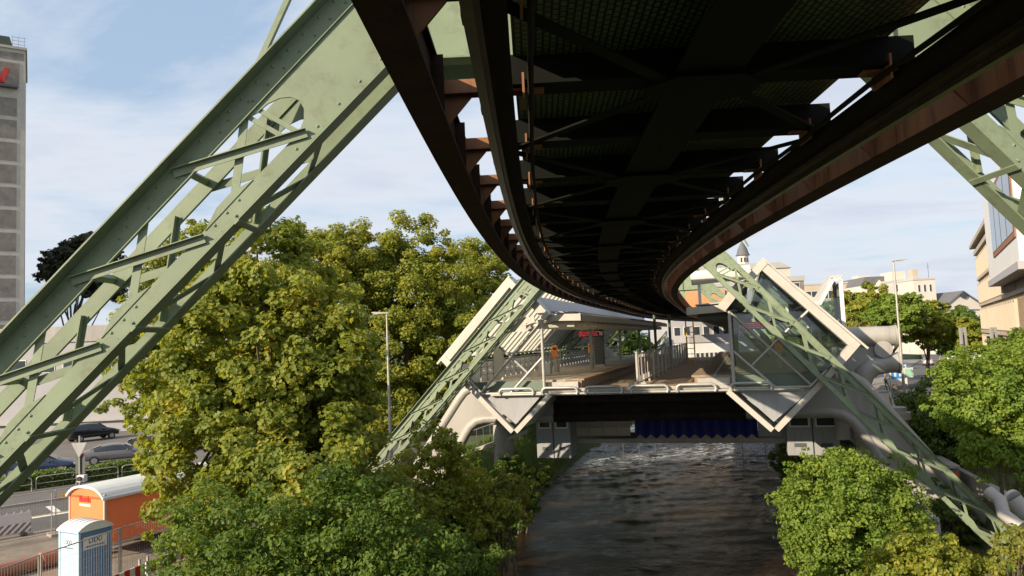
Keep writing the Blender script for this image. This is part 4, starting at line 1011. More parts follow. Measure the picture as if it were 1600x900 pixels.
# duct-like tube structure on the right of the hall
U = sthing('tube_structure', 'pale grey structure of thick round tubes and a stiffening web right of the station', 'tube structure', 0, 5.0, 0)
MB().tube([(9.3, 0, 7.15), (12.35, 0, 7.1)], .50, 20).build('upper_tube', M['grey_duct'], U)
MB().tube([(12.36, 0, 7.1), (12.46, 0, 7.1)], .54, 20).build('end_cap', M['grey_duct'], U)
MB().tube([(12.4, 0, 5.75), (11.9, 0, 5.75), (11.3, 0, 5.62), (10.85, 0, 5.25), (10.6, 0, 4.6), (10.55, 0, 2.0)], .50, 20).build('bent_tube', M['grey_duct'], U)
MB().tube([(12.41, 0, 5.75), (12.51, 0, 5.75)], .54, 20).build('end_cap', M['grey_duct'], U)
MB().prism([(9.4, -.1, 7.0), (12.2, -.1, 7.0), (12.2, -.1, 5.8), (11.2, -.1, 5.7), (10.5, -.1, 5.0), (10.3, -.1, 2.0), (9.4, -.1, 2.0)], (0, .2, 0)).build('web', M['grey_duct'], U)
MB().tube([(11.75, -.45, 6.45), (11.75, -.12, 6.45)], .42, 20).build('round_boss', M['grey_duct'], U)
MB().tube([(9.6, -.3, 2.0), (9.6, -.3, 5.0), (9.2, -.3, 5.6)], .34, 14).build('side_tube', M['grey_duct'], U)
# glass lift tower with butterfly roof
T_ = sthing('lift_tower', 'white framed glass lift tower with a butterfly roof rising behind the right hall', 'lift tower', 9.3, 9.0, 0)
fr = MB()
def prof_frame(y):
    for a, b_ in (((-1.5, 10.3), (-.35, 9.15)), ((-.35, 9.15), (-.35, 6)), ((-.35, 9.15), (.05, 9.0)), ((.05, 9.0), (.85, 10.35)), ((.85, 10.35), (1.3, 10.35)), ((1.25, 10.35), (1.25, 2.0)), ((-.05, 9.0), (-.05, 2.0)), ((.0, 7.3), (1.2, 7.3)), ((-1.5, 10.3), (-1.5, 8.0))):
        fr.beam((a[0], y, a[1]), (b_[0], y, b_[1]), .2, .2, (0, 1, 0))
prof_frame(0); prof_frame(3.0)
fr.build('frame', M['white'], T_)
rf = MB(); rf.prism([(-1.6, -.1, 10.42), (-.35, -.1, 9.28), (.0, -.1, 9.12), (.8, -.1, 10.46), (1.35, -.1, 10.46), (1.35, -.1, 10.6), (.75, -.1, 10.6), (-.02, -.1, 9.35), (-.3, -.1, 9.45), (-1.6, -.1, 10.6)], (0, 3.3, 0)); rf.build('roof', M['white_metal'], T_)
gl = MB(); gl.bx2((0, 0.02, 2.0), (1.2, .04, 9.3)); gl.bx2((1.25, .1, 2), (1.27, 2.9, 10.2)); gl.bx2((0, 2.98, 2.0), (1.2, 3.0, 9.3)); gl.build('glazing', M['glass'], T_)
MB().bx2((.15, 1.0, 2.0), (1.1, 2.4, 4.6)).build('lift_car', M['grey_dark'], T_)
# white cylindrical pipe above the right canopy
t_ = thing('roof_pipe', 'thick cream horizontal pipe resting on a post above the right canopy', 'pipe', stn(4.4, 5, 8.9), -HEAD)
MB().tube([(-1.8, 0, 1.75), (1.3, 0, 1.9)], .38, 18).build('barrel', M['cream'], t_)
MB().tube([(-1.4, 0, 0), (-1.4, 0, 1.5)], .08, 8).build('post', M['white'], t_)

# ------------------------------------------------------------------ buildings
def block(name, label, cat, P, rz, w, d, h, wall, rows=(), roof='flat', roof_m=None, group=None, win_m=None, par=.5, z0=0):
    """box building: front face along local x at y=0, going back +y. rows: (z, height, x0, x1, count, width)"""
    B = thing(name, label, cat, P, rz, group)
    MB().bx2((0, 0, z0), (w, d, h)).build('wall', wall, B)
    if roof == 'flat':
        MB().bx2((-.15, -.15, h + .002), (w + .15, d + .15, h + par)).build('roof', roof_m or M['plaster_pale'], B)
    elif roof == 'gable':      # ridge along y
        r = MB(); rh = par; 
        MB().prism([(0, 0.0, h), (w, 0.0, h), (w / 2, 0.0, h + rh)], (0, d, 0)).build('gable', wall, B)
        r.prism([(-.6, -.4, h - .25), (w / 2, -.4, h + rh + .12), (w / 2, -.4, h + rh + .42), (-.6, -.4, h + .05)], (0, d + .8, 0))
        r.prism([(w + .6, -.4, h - .25), (w / 2, -.4, h + rh + .12), (w / 2, -.4, h + rh + .42), (w + .6, -.4, h + .05)], (0, d + .8, 0))
        r.build('roof', roof_m or M['roof_grey'], B)
    elif roof == 'mansard':
        MB().prism([(0, 0.02, h), (w, 0.02, h), (w - 1.2, 0.02, h + par), (1.2, 0.02, h + par)], (0, d, 0)).build('roof', roof_m or M['roof_grey'], B)
    for z, hh, x0, x1, c, ww in rows:
        for k in range(c):
            cx = x0 + (x1 - x0) * (k + .5) / c
            f = MB().bx2((cx - ww / 2 - .08, -.05, z - .08), (cx + ww / 2 + .08, -.002, z + hh + .08)).build('window', M['white'], B)
            MB().bx2((cx - ww / 2, -.065, z), (cx + ww / 2, -.052, z + hh)).build('pane', M['dark_window'], f)
            # same on the right-hand end wall when it is deep enough
    return B
# tower on the left
tx = at_Y(38, 400, 100)
T = thing('office_tower', 'tall office tower with grey marble panels in a pale grid at the left edge', 'tower', (tx.x - 15.2 * math.cos(.58), 100 - 15.2 * math.sin(.58), 0), .58)
H = at_Y(38, 76, 100).z - .3; ZB = at_Y(20, 141, 100).z
MB().bx2((0, 0, 0), (15.2, 14, H)).build('wall', M['tower_frame'], T)
k = 0; z = 1.0
while z + 2.6 < ZB - .2:
    pn = MB()
    for x0 in (.9, 3.9, 6.8, 9.75, 12.25):
        wd = 2.3 if x0 > 10 else 2.55
        pn.bx2((x0 - .3, -.03, z), (x0 - .3 + wd, -.004, z + 2.55))
    pn.build('marble_panels', M['marble'], T)
    for x0 in (14.55,):
        pass
    z += 3.13
MB().bx2((.3, -.03, ZB + .1), (14.5, -.004, H - 2.0)).build('marble_band', M['marble'], T)
MB().bx2((.3, -.9, ZB - .1), (14.3, -.035, ZB + .25)).build('sign_ledge', M['grey_dark'], T)
MB().bx2((-.2, -.2, H + .002), (15.4, 14.2, H + .35)).build('parapet', M['tower_frame'], T)
MB().bx2((0, -.02, H - 1.5), (15, -.004, H - .5)).build('attic_band', M['marble'], T)
MB().prism([(0, 2, H + .4), (13.9, 2, H + .4), (13.3, 2, H + 2.4), (0, 2, H + 2.4)], (0, 10, 0)).build('copper_penthouse', M['copper'], T)
r_ = MB()
for zz_ in (.5, 1.0, 1.5): r_.beam((13.6, 0.2, H + .3 + zz_), (15.2, .2, H + .3 + zz_), .05, .05)
for xx in (13.7, 14.4, 15.1): r_.beam((xx, .2, H + .3), (xx, .2, H + 1.9), .05, .05)
r_.build('roof_railing', M['galv'], T)
w_ = MB(); z = ZB + .45
for a, b_ in (((10.5, z + 2.2), (11.1, z)), ((11.1, z), (11.8, z + 2.0)), ((11.8, z + 2.0), (12.5, z)), ((12.5, z), (13.1, z + 2.2))):
    w_.beam((a[0], -.35, a[1]), (b_[0], -.35, b_[1]), .75, .3, (1, 0, 0)) if False else w_.prism([(a[0] - .26, -.5, a[1]), (a[0] + .26, -.5, a[1]), (b_[0] + .26, -.5, b_[1]), (b_[0] - .26, -.5, b_[1])], (0, .3, 0))
w_.build('red_letter', M['red'], T)
# low building behind the car park
L_ = block('low_building', 'long low grey building with a dark roof band behind the parked cars', 'building', (-82, 76.5, 0), math.radians(4), 60, 16, 9.7, M['plaster_grey'],
      rows=[(6.6, 1.3, 1, 54, 18, 2.0)], roof_m=M['grey_duct'], par=1.7)
MB().bx2((20, -.4, 1.2), (48, -.02, 1.35)).build('wall_rail', M['galv'], L_)
# sandstone building on the right
SP0, SP1 = Vector((47.6, 75.0, 0)), Vector((24.0, 32.8, 0))
sd = (SP0 - SP1).normalized(); rz = math.atan2(sd.y, sd.x)
LB = (SP0 - SP1).length
S_ = thing('sandstone_building', 'tall sandstone building with narrow window rows and a projecting white box at the right edge', 'building', SP1, rz)
ZT = 15.1
MB().bx2((0, -22, 0), (LB, 0, ZT)).build('wall', M['stone'], S_)
MB().bx2((-.3, -22.3, ZT + .002), (LB + .5, .55, ZT + .35)).build('cornice', M['plaster_beige'], S_)
MB().bx2((0, .004, ZT - .75), (LB + .1, .25, ZT - .35)).build('cornice', M['plaster_beige'], S_)
MB().bx2((0, -21.5, ZT + .36), (LB - .5, -.8, ZT + 1.0)).build('roof', M['roof_grey'], S_)
for zf, hh in ((12.2, 1.7), (9.6, 1.7), (7.0, 1.8), (4.1, 2.2)):
    MB().bx2((0, .004, zf - .42), (LB + .05, .16, zf - .2)).build('string_course', M['plaster_beige'], S_)
n = 22
for zf, hh in ((12.2, 1.7), (9.6, 1.7), (7.0, 1.8), (4.1, 2.2)):
    for k in range(n):
        x = LB - 1.2 - k * 1.55
        if x < 13: break
        f = MB().bx2((x - .5, .003, zf - .05), (x - .38, .18, zf + hh)).bx2((x + .38, .003, zf - .05), (x + .5, .18, zf + hh)).bx2((x - .5, .003, zf + hh), (x + .5, .18, zf + hh + .12)).build('window', M['plaster_beige'], S_)
        MB().bx2((x - .37, .002, zf), (x + .37, .03, zf + hh)).build('pane', M['dark_window'], f)
WX = MB(); WX.bx2((1.5, .01, 10.4), (20.5, .9, 15.9)); WX.build('white_box', M['white'], S_)
MB().bx2((1.4, .0, 10.0), (20.6, 1.0, 10.39)).build('box_soffit', M['plaster_grey'], S_)
f = MB().bx2((2.0, .903, 11.6), (15.0, .96, 15.6)).build('box_window', M['rust'], S_)
for k in range(4): MB().bx2((2.3 + k * 3.2, .963, 11.9), (5.2 + k * 3.2, .98, 15.3)).build('pane', M['dark_window'], f)
MB().bx2((18.2, .05, 5.1), (18.9, .35, 6.1)).build('wall_lamp_box', M['grey_dark'], S_)
S_['label'] = 'tall sandstone building with narrow window rows and a projecting white box at the right edge'
# distant white and beige row (200 m)
def far_at(px, py, Y): p = at_Y(px, py, Y); return p
def far_block(name, label, px0, px1, ptop, Y, wall, rows, **kw):
    a, b_ = far_at(px0, ptop, Y), far_at(px1, ptop, Y)
    rr = []
    for (zf, hh, c, frac) in rows:
        wd = b_.x - a.x; rr.append((a.z * zf, hh, .6, wd - .6, c, (wd - 1.2) / c * frac))
    return block(name, label, 'building', (a.x, Y, 0), kw.pop('rz', 0), b_.x - a.x, kw.pop('d', 14), a.z, wall, rr, **kw)
far_block('office_building', 'long beige office block with a glazed top band behind the lift tower', 1185, 1349, 449, 215, M['plaster_beige'], [(.80, 2.2, 12, .9), (.60, 1.8, 12, .6), (.42, 1.8, 12, .6)], group='distant town buildings')
g_ = far_block('gabled_house', 'old cream house with a curved gable and arched windows on the skyline', 1346, 1400, 447, 205, M['plaster_white'], [(.86, 1.8, 3, .35), (.68, 2.0, 4, .4), (.50, 2.0, 4, .4)], roof='mansard', par=2.5, group='distant town buildings')
g_zh = far_at(1346, 447, 205).z
MB().prism([(3.2, -.3, g_zh - 4), (6.8, -.3, g_zh - 4), (6.4, -.3, g_zh - 1), (5.8, -.3, g_zh + .6), (5.0, -.3, g_zh + 1.5), (4.2, -.3, g_zh + .6), (3.6, -.3, g_zh - 1)], (0, 3, 0)).build('gable', M['plaster_white'], g_)
MB().bx2((1.2, 4, g_zh + .3), (4.6, 8, g_zh + 3.2)).build('roof_box', M['plaster_white'], g_)
c_ = far_block('curved_office', 'pale modern office building with dark curved window bands', 1396, 1430, 440, 198, M['plaster_pale'], [(.86, 1.9, 1, .98), (.66, 1.9, 1, .98), (.47, 1.9, 1, .98)], group='distant town buildings')
MB().bx2((1.2, 3, far_at(1396, 440, 198).z + .5), (5.0, 9, far_at(1396, 440, 198).z + 2.9)).build('roof_box', M['plaster_white'], c_)
c_ = far_block('white_office', 'square white office building with small windows at the end of the row', 1427, 1461, 438, 190, M['plaster_white'], [(.84, 1.8, 3, .35), (.62, 1.8, 3, .35), (.42, 1.8, 3, .35)], group='distant town buildings')
MB().bx2((1.0, 2, far_at(1427, 438, 190).z + .4), (2.4, 4, far_at(1427, 438, 190).z + 3)).build('chimney', M['plaster_beige'], c_)
m_ = MB(); m_.tube([(4.6, 1, 19), (4.6, 1, 23.5)], .06, 6); m_.tube([(4.2, 1, 22.5), (5.0, 1, 22.5)], .05, 6); m_.build('aerial', M['grey_dark'], c_)
h_ = far_block('gabled_hall', 'low white hall with a grey pitched roof and a round window in its gable', 1462, 1560, 492, 185, M['plaster_white'], [], roof='gable', par=5.4, group='distant town buildings', d=30)
h_.rotation_euler = (0, 0, .12)
MB().tube([(7.9, -.5, 14.6), (7.9, -.05, 14.6)], .85, 16).build('round_window', M['dark_window'], h_)
far_block('flat_house', 'flat pale building peeping over the hall roof beside the sandstone building', 1500, 1570, 476, 260, M['plaster_pale'], [(.8, 1.5, 6, .5)], group='distant town buildings')
# turret and houses behind the station
a = far_at(1158, 424, 150)
D_ = thing('turret_building', 'pale building with a white lantern turret and pointed grey dome on the skyline', 'building', (a.x - 4, 150, 0), 0, 'distant town buildings')
MB().bx2((-6, 0, 0), (14, 12, 20.4)).build('wall', M['plaster_white'], D_)
MB().prism([(-6.3, -.3, 20.4), (14.3, -.3, 20.4), (12, -.3, 21.6), (-4, -.3, 21.6)], (0, 12.6, 0)).build('roof', M['plaster_pale'], D_)
o = MB().tube([(5.5, 3, 21.5), (5.5, 3, 23.6)], 1.15, 8, smooth=False).build('turret', M['plaster_white'], D_)
MB().tube([(5.5, 3, 23.6), (5.5, 3, 24.0), (5.5, 3, 24.9), (5.5, 3, 25.9), (5.5, 3, 26.6)], [1.5, 1.25, 1.0, .5, .06], 12).build('dome', M['roof_grey'], D_)
MB().tube([(5.5, 3, 26.5), (5.5, 3, 29.3)], .06, 6).build('spire', M['grey_dark'], D_)
for k in range(3): MB().box((5.5 + math.sin(-.6 + k * .6) * 1.1, 3 - math.cos(-.6 + k * .6) * 1.1, 22.6), (.35, .12, .9)).build('window', M['dark_window'], D_)
far_block('grey_house', 'grey stepped house with a white dormer seen between track and right hall', 1040, 1175, 452, 108, M['plaster_grey'], [(.86, 1.5, 8, .6), (.68, 1.5, 8, .6), (.5, 1.5, 8, .6)], group='distant town buildings')
far_block('flat_roofed_house', 'brownish flat roofed block above the edge of the right hall roof', 1196, 1256, 441, 118, M['marble'], [(.9, 1.2, 4, .7)], group='distant town buildings', par=.8)
far_block('pavilion', 'white pavilion with a terrace and orange windows far behind the right platform', 1078, 1150, 536, 95, M['white'], [(.55, 1.6, 8, .6)], group='distant town buildings', roof_m=M['plaster_grey'], par=1.0)
t_ = thing('site_container', 'tan boxed platform structure with railing above the track edge behind the station', 'container', at_Y(1073, 490, 66), -HEAD)
MB().bx2((0, 0, 0), (3.4, 4, 2.0)).build('body', M['tan'], t_); r_ = MB()
for k in range(5): r_.beam((k * .85, 0, 2), (k * .85, 0, 2.9), .05, .05)
r_.beam((0, 0, 2.9), (3.4, 0, 2.9), .05, .05); r_.build('railing', M['galv'], t_)
MB().prism([(-.4, 3, 2.2), (1.5, 3, 3.0), (1.5, 3, 3.2), (-.4, 3, 2.4)], (0, 1, 0)).build('roof', M['copper'], t_)
# distant stretch of the railway crossing on the right
F_ = thing('distant_railway_girder', 'distant green lattice girder of the railway passing over the treetops on the right', 'elevated track', at_Y(1290, 495, 140))
a, b_ = at_Y(1280, 486, 140), at_Y(1560, 484, 150)
q = MB(); q.beam(a, b_, .3, .3); q.beam(a - Vector((0, 0, 1.5)), b_ - Vector((0, 0, 1.5)), .3, .3)
for k in range(24):
    u0, u1 = a.lerp(b_, k / 24), a.lerp(b_, (k + 1) / 24); q.beam(u0 - Vector((0, 0, 1.5 * (k % 2))), u1 - Vector((0, 0, 1.5 * (1 - k % 2))), .12, .12)
q.build('girder', M['green_far'], F_, F_.location)
p0, p1 = at_Y(1440, 525, 128), at_Y(1480, 560, 124)
q = MB(); 
for off in (0, 1.2): q.beam(p0 + Vector((off, 0, 0)), p1 + Vector((off, 0, -1)), .22, .22)
for k in range(6): q.beam(p0.lerp(p1, k / 6), p0.lerp(p1, (k + 1) / 6) + Vector((1.2, 0, 0)), .12, .12)
q.build('strut', M['green_far'], F_, F_.location)

# ------------------------------------------------------------------ trees and bushes
def leaf_cloud(clumps, n, size, seed, sub=14, droop=.25, maple=False, zmin=None):
    rs = np.random.RandomState(seed)
    C = np.array([c[:3] for c in clumps], float); Rr = np.array([[c[3], c[3], c[4] if len(c) > 4 else c[3]] for c in clumps], float)
    wgt = (Rr[:, 0] ** 2); wgt /= wgt.sum()
    # sub clumps on the shells of the main ones
    ns = int(sub * 2.2) * len(clumps)
    ci = rs.choice(len(clumps), ns, p=wgt)
    dirs = rs.normal(size=(ns, 3)); dirs[:, 2] = dirs[:, 2] * .9 + .25; dirs /= np.linalg.norm(dirs, axis=1)[:, None]
    rad = rs.uniform(.55, 1.06, (ns, 1))
    SC = C[ci] + dirs * Rr[ci] * rad; SR = Rr[ci, 0] * rs.uniform(.09, .27, ns)
    w2 = SR ** 2; w2 /= w2.sum()
    k = rs.choice(ns, n, p=w2)
    d2 = rs.normal(size=(n, 3)); d2 /= np.linalg.norm(d2, axis=1)[:, None]
    P = SC[k] + d2 * (SR[k] * rs.uniform(.35, 1.15, n) ** .6)[:, None] * np.array([1.15, 1.15, .8])
    nrm = d2 * .7 + dirs[k] * .5 + np.array([0, 0, .55]) + rs.normal(size=(n, 3)) * .55
    nrm /= np.linalg.norm(nrm, axis=1)[:, None]
    if zmin is not None:
        keep = P[:, 2] > zmin; P, nrm = P[keep], nrm[keep]; n = len(P)
    tv = rs.normal(size=(n, 3)); tv -= nrm * (tv * nrm).sum(1)[:, None]; tv[:, 2] -= droop; tv -= nrm * (tv * nrm).sum(1)[:, None]
    tv /= np.linalg.norm(tv, axis=1)[:, None]; bv = np.cross(nrm, tv)
    s = size * rs.uniform(.45, 1.35, n)[:, None]
    if maple:      # lobed leaf: seven points round a folded middle
        pts = [(-.55, 0, 0), (-.15, .42, .10), (.02, .20, .03), (.30, .52, .10), (.62, 0, .0), (.30, -.52, .10), (.02, -.20, .03), (-.15, -.42, .10)]
        Fi = [(0, 1, 2, 4), (2, 3, 4), (0, 4, 6, 7), (4, 5, 6)]
        Q = np.concatenate([P + tv * s * a + bv * s * b_ + nrm * s * c for a, b_, c in pts]).reshape(len(pts), n, 3).transpose(1, 0, 2).reshape(-1, 3)
        tris = [(0, 1, 2), (0, 2, 4), (2, 3, 4), (0, 4, 6), (0, 6, 7), (4, 5, 6)]
        F = (np.arange(n)[:, None, None] * len(pts) + np.array(tris)[None]).reshape(-1, 3)
    else:
        pts = [(-.55, 0, 0), (0, .36, .10), (.6, 0, 0), (0, -.36, .10)]
        Q = np.stack([P + tv * s * a + bv * s * b_ + nrm * s * c for a, b_, c in pts], 1).reshape(-1, 3)
        F = (np.arange(n)[:, None, None] * 4 + np.array([(0, 1, 2), (0, 2, 3)])[None]).reshape(-1, 3)
    return Q, F, SC
def tree(name, label, cat, base, top_z, clumps, n, size, leaf, seed, trunk_r=.3, group=None, limbs=9, zmin=None, crown='crown', maple=False, sub=14, stems=1):
    R = thing(name, label, cat, base, 0, group)
    b0 = Vector(base)
    Q, F, SC = leaf_cloud(clumps, n, size, seed, sub=sub, zmin=zmin, maple=maple)
    Q = Q - np.array(base)[None]
    link_mesh(crown, np_mesh(crown, Q, F, LEAF[leaf]), R)
    rs = random.Random(seed)
    for st_i in range(stems):
        t = MB(); cx = sum(c[0] for c in clumps) / len(clumps); cy = sum(c[1] for c in clumps) / len(clumps)
        tz = top_z - (top_z - b0.z) * .28
        bo = b0 + Vector((rs.uniform(-.5, .5), rs.uniform(-.5, .5), -.2)) * (1 if stems > 1 else 0) + Vector((0, 0, -.15))
        pts = [bo, bo.lerp(Vector((cx, cy, tz)), .35) + Vector((rs.uniform(-.3, .3), rs.uniform(-.3, .3), 0)), bo.lerp(Vector((cx, cy, tz)), .7) + Vector((rs.uniform(-.4, .4), rs.uniform(-.4, .4), 0)), Vector((cx, cy, tz))]
        t.tube(pts, [trunk_r * 1.25, trunk_r * .85, trunk_r * .55, trunk_r * .2], 8)
        for _ in range(limbs):
            e = Vector(SC[rs.randrange(len(SC))]); f = rs.uniform(.25, .85)
            j = f * 3; i = min(2, int(j)); p0 = pts[i].lerp(pts[i + 1], j - i)
            mid = p0.lerp(e, .5) + Vector((0, 0, rs.uniform(-.1, .5)))
            t.tube([p0, mid, e], [trunk_r * .38, trunk_r * .22, trunk_r * .07], 6)
        t.build('trunk' if stems == 1 else 'stem', M['bark'], R, b0)
    return R
def cl(Y, lst):
    """clump list from picture-plane guides at a given distance: (px, py, radius m, dy)"""
    out = []
    for c in lst:
        p = at_Y(c[0], c[1], Y + (c[3] if len(c) > 3 else 0)); out.append((p.x, p.y, p.z, c[2]) + ((c[4],) if len(c) > 4 else ()))
    return out
gz = lambda X, Y: float(h_of(n_of([X], [Y]))[0])
tree('maple_tree', 'big maple with yellowing tips in front of the orange trailer', 'tree', (-8.6, 26, gz(-8.6, 26)), 12.3,
     cl(26, [(430, 440, 2.0, 0, 2.4), (436, 362, .7, 0, 1.2), (400, 385, .8, 0, 1.1), (350, 520, 2.2), (480, 540, 2.3), (300, 600, 1.9), (420, 640, 2.6), (510, 600, 1.8), (330, 700, 2.0, -1), (490, 740, 2.4, -1), (548, 720, 1.3), (270, 740, 1.3, -1), (400, 820, 2.2, -2), (250, 660, 1.2), (380, 470, 1.5, 1.5), (490, 640, 1.9, 2), (620, 800, 1.3), (255, 800, .9, -1)]),
     95000, .165, 'maple', 1, .32, limbs=26, maple=True, sub=20)
tree('maple_tree', 'smaller maple behind the near portal leg with branches over the parked cars', 'tree', (-15.5, 42, 0), 12.5,
     cl(40, [(270, 440, 2.2), (310, 380, 1.5), (240, 520, 2.3), (330, 500, 2.2), (220, 590, 1.8), (290, 610, 2.2), (185, 640, 1.1), (225, 660, 1.1), (340, 600, 2)]),
     36000, .21, 'maple', 2, .28, limbs=12, sub=18)
# broad trees behind the lamp
tree('plane_tree', 'tall rounded tree behind the left street lamp, highest of the left tree mass', 'tree', (-9.5, 64, 0), 17.8,
     cl(62, [(650, 385, 2.8), (580, 405, 3.0), (690, 430, 3.0), (640, 470, 4.0), (560, 480, 3.6), (700, 520, 3.4), (620, 560, 4.2), (690, 610, 3.0), (560, 600, 3.2), (720, 470, 2.4), (635, 650, 3)]),
     120000, .24, 'plane', 3, .45, limbs=16, sub=26, group='broad trees on the left bank')
tree('plane_tree', 'broad tree left of the street lamp rising behind the maple', 'tree', (-18.5, 62, 0), 16.4,
     cl(60, [(520, 395, 2.6), (470, 405, 2.8), (550, 420, 3.0), (500, 430, 3.0), (430, 450, 2.6), (520, 460, 3.4), (470, 520, 3.2), (540, 560, 3.2), (590, 640, 2.6), (545, 680, 2.4), (440, 600, 3)]),
     85000, .24, 'plane', 4, .42, limbs=12, sub=24, group='broad trees on the left bank')
tree('plane_tree', 'darker tree against the upper corner of the left station roof', 'tree', (-3.2, 74, 0), 15.5,
     cl(72, [(740, 430, 3.2), (765, 470, 3.0), (720, 480, 3.4), (755, 540, 3.4), (700, 560, 3.2), (680, 620, 3.0), (650, 660, 2.6), (770, 410, 2)]),
     70000, .25, 'plane', 5, .4, limbs=10, sub=24, group='broad trees on the left bank')
tree('conifer', 'dark spreading conifer on the skyline between tower and portal leg', 'tree', (at_Y(108, 500, 110).x, 110, 0), 22.5,
     cl(110, [(115, 392, 2.6, 0, 1.5), (85, 405, 2.2, 0, 1.1), (130, 400, 2.4, 0, 1.2), (100, 425, 3.2, 0, 1.6), (75, 435, 1.8, 0, .9), (120, 440, 3.0, 0, 1.6), (140, 380, 2.6, 0, 1.4), (160, 400, 3, 0, 2), (160, 450, 3, 0, 2), (90, 450, 1.4, 0, .8)]),
     16000, .55, 'dark', 6, .45, limbs=10, sub=20)
# bank bushes, left
def bush(label, base, clumps, n, size, leaf, seed, group='bushes along the river banks', name='bush', stems=5, sub=16):
    zt = max(c[2] + c[3] for c in clumps)
    mx_ = float(np.mean([c[0] for c in clumps])); my_ = float(np.mean([c[1] for c in clumps])); base = (mx_, my_, max(gz(mx_, my_), -3.7) if base[2] < -.5 else 0.0)
    return tree(name, label, 'bush', base, zt, clumps, n, size, leaf, seed, .07, group, limbs=4, crown='foliage', stems=stems, sub=sub, zmin=None)
bush('dark green bank bush below the big maple at the bottom of the picture', (-6.4, 20, gz(-6.4, 20)), cl(20, [(330, 860, 1.7), (430, 850, 1.6), (540, 830, 1.6), (620, 860, 1.5), (380, 930, 1.9), (500, 930, 2.0), (610, 940, 1.7), (300, 920, 1.3), (680, 920, 1.2)]), 42000, .12, 'alder', 21, sub=24)
bush('feathery alder bush between the far portal foot and the river', (-2.6, 32, gz(-2.6, 32)), cl(32, [(690, 715, 1.3), (650, 750, 1.5), (720, 760, 1.4), (700, 810, 1.8), (640, 820, 1.6), (760, 800, 1.3), (730, 850, 1.3), (670, 690, .9)]), 30000, .15, 'plane', 22, sub=20)
bush('low brownish bush at the left water edge', (0.8, 34, gz(0.8, 34) + .4), cl(33, [(790, 760, .8), (800, 790, .9), (760, 830, 1.0), (740, 870, 1.1), (830, 745, .6)]), 12000, .13, 'yellow', 23)
bush('small dark bush in the shade beside the left service cabin', (2.4, 44, gz(2.4, 44) + .4), cl(44, [(840, 740, .8), (800, 730, .9), (830, 755, .9), (790, 745, 1.0)]), 8000, .14, 'alder', 24)
bush('sprawling bush on the left bank slope behind the low brownish one', (0.6, 38, -2.6), cl(38, [(770, 770, 1.4), (730, 790, 1.6), (800, 800, 1.2), (760, 830, 1.4), (720, 740, 1.3), (820, 780, .9)]), 22000, .15, 'alder', 26, sub=20)
bush('low bush hanging over the water at the lower left', (-2.6, 26.5, -3.4), cl(26, [(740, 880, .9, 0, .5), (700, 890, 1.1), (770, 865, .6, 0, .3)]), 9000, .12, 'alder', 25)
# right bank
bush('large sunlit bush with pale green leaves on the right water edge', (14.2, 31, -2.6), cl(30, [(1290, 750, 1.3), (1260, 800, 1.3), (1330, 760, 1.5), (1390, 790, 1.4), (1300, 830, 1.8), (1370, 850, 1.7), (1270, 880, 1.2), (1340, 900, 1.7), (1410, 840, 1.2), (1245, 745, .7), (1420, 800, .8), (1238, 840, .7), (1400, 750, .9), (1350, 722, .6), (1270, 722, .6), (1445, 850, .9), (1240, 790, .6), (1310, 735, .7)]), 80000, .12, 'bright', 31, sub=26)
bush('yellowing bush at the bottom right beside the path', (12.8, 22.5, -2.6), cl(22, [(1440, 870, 1.0), (1490, 900, 1.1), (1400, 905, .9), (1540, 920, .9), (1470, 840, .5)]), 14000, .11, 'plane', 32)
bush('tall yellow green shrub above the retaining wall in front of the square', (19.6, 30, 0), cl(29, [(1540, 640, 1.7), (1600, 620, 1.8), (1500, 600, 1.2), (1560, 585, 1.0), (1630, 570, 1.2), (1580, 700, 1.8), (1640, 680, 1.8)]), 52000, .13, 'bright', 33, sub=26)
bush('rounded dark shrub behind the lower part of the green steel leg', (18.6, 34.5, 0), cl(41, [(1450, 640, 1.5), (1480, 690, 1.9), (1430, 620, .8), (1500, 650, 1.7), (1490, 740, 1.6), (1560, 720, 1.8), (1445, 680, 1.2), (1530, 690, 1.8)]), 40000, .15, 'ivy', 34, sub=22)
bush('glossy yellow topped shrub at the right edge of the street', (24.5, 38, 0), cl(37, [(1498, 582, 1.0), (1530, 575, 1.2), (1590, 560, 1.4), (1560, 600, 1.6), (1458, 628, .8)]), 26000, .16, 'bright', 35, sub=20)
bush('small ivy patch under the steel leg near the path', (15.3, 27.5, -2.45), cl(34.5, [(1490, 810, .9), (1520, 850, .9), (1460, 770, .6), (1480, 860, .8)]), 14000, .12, 'ivy', 36)
bush('pale twiggy weed bush at the bottom right corner', (14.8, 20.5, -1.6), cl(20.5, [(1590, 850, .5), (1610, 880, .5), (1570, 870, .3)]), 3000, .10, 'yellow', 37)
bush('shaded bush under the right end of the footbridge', (19.5, 50, -2.5), cl(48, [(1230, 720, 1.1), (1250, 740, 1.2), (1290, 725, 1.0), (1340, 730, 1.1)]), 12000, .15, 'ivy', 38)
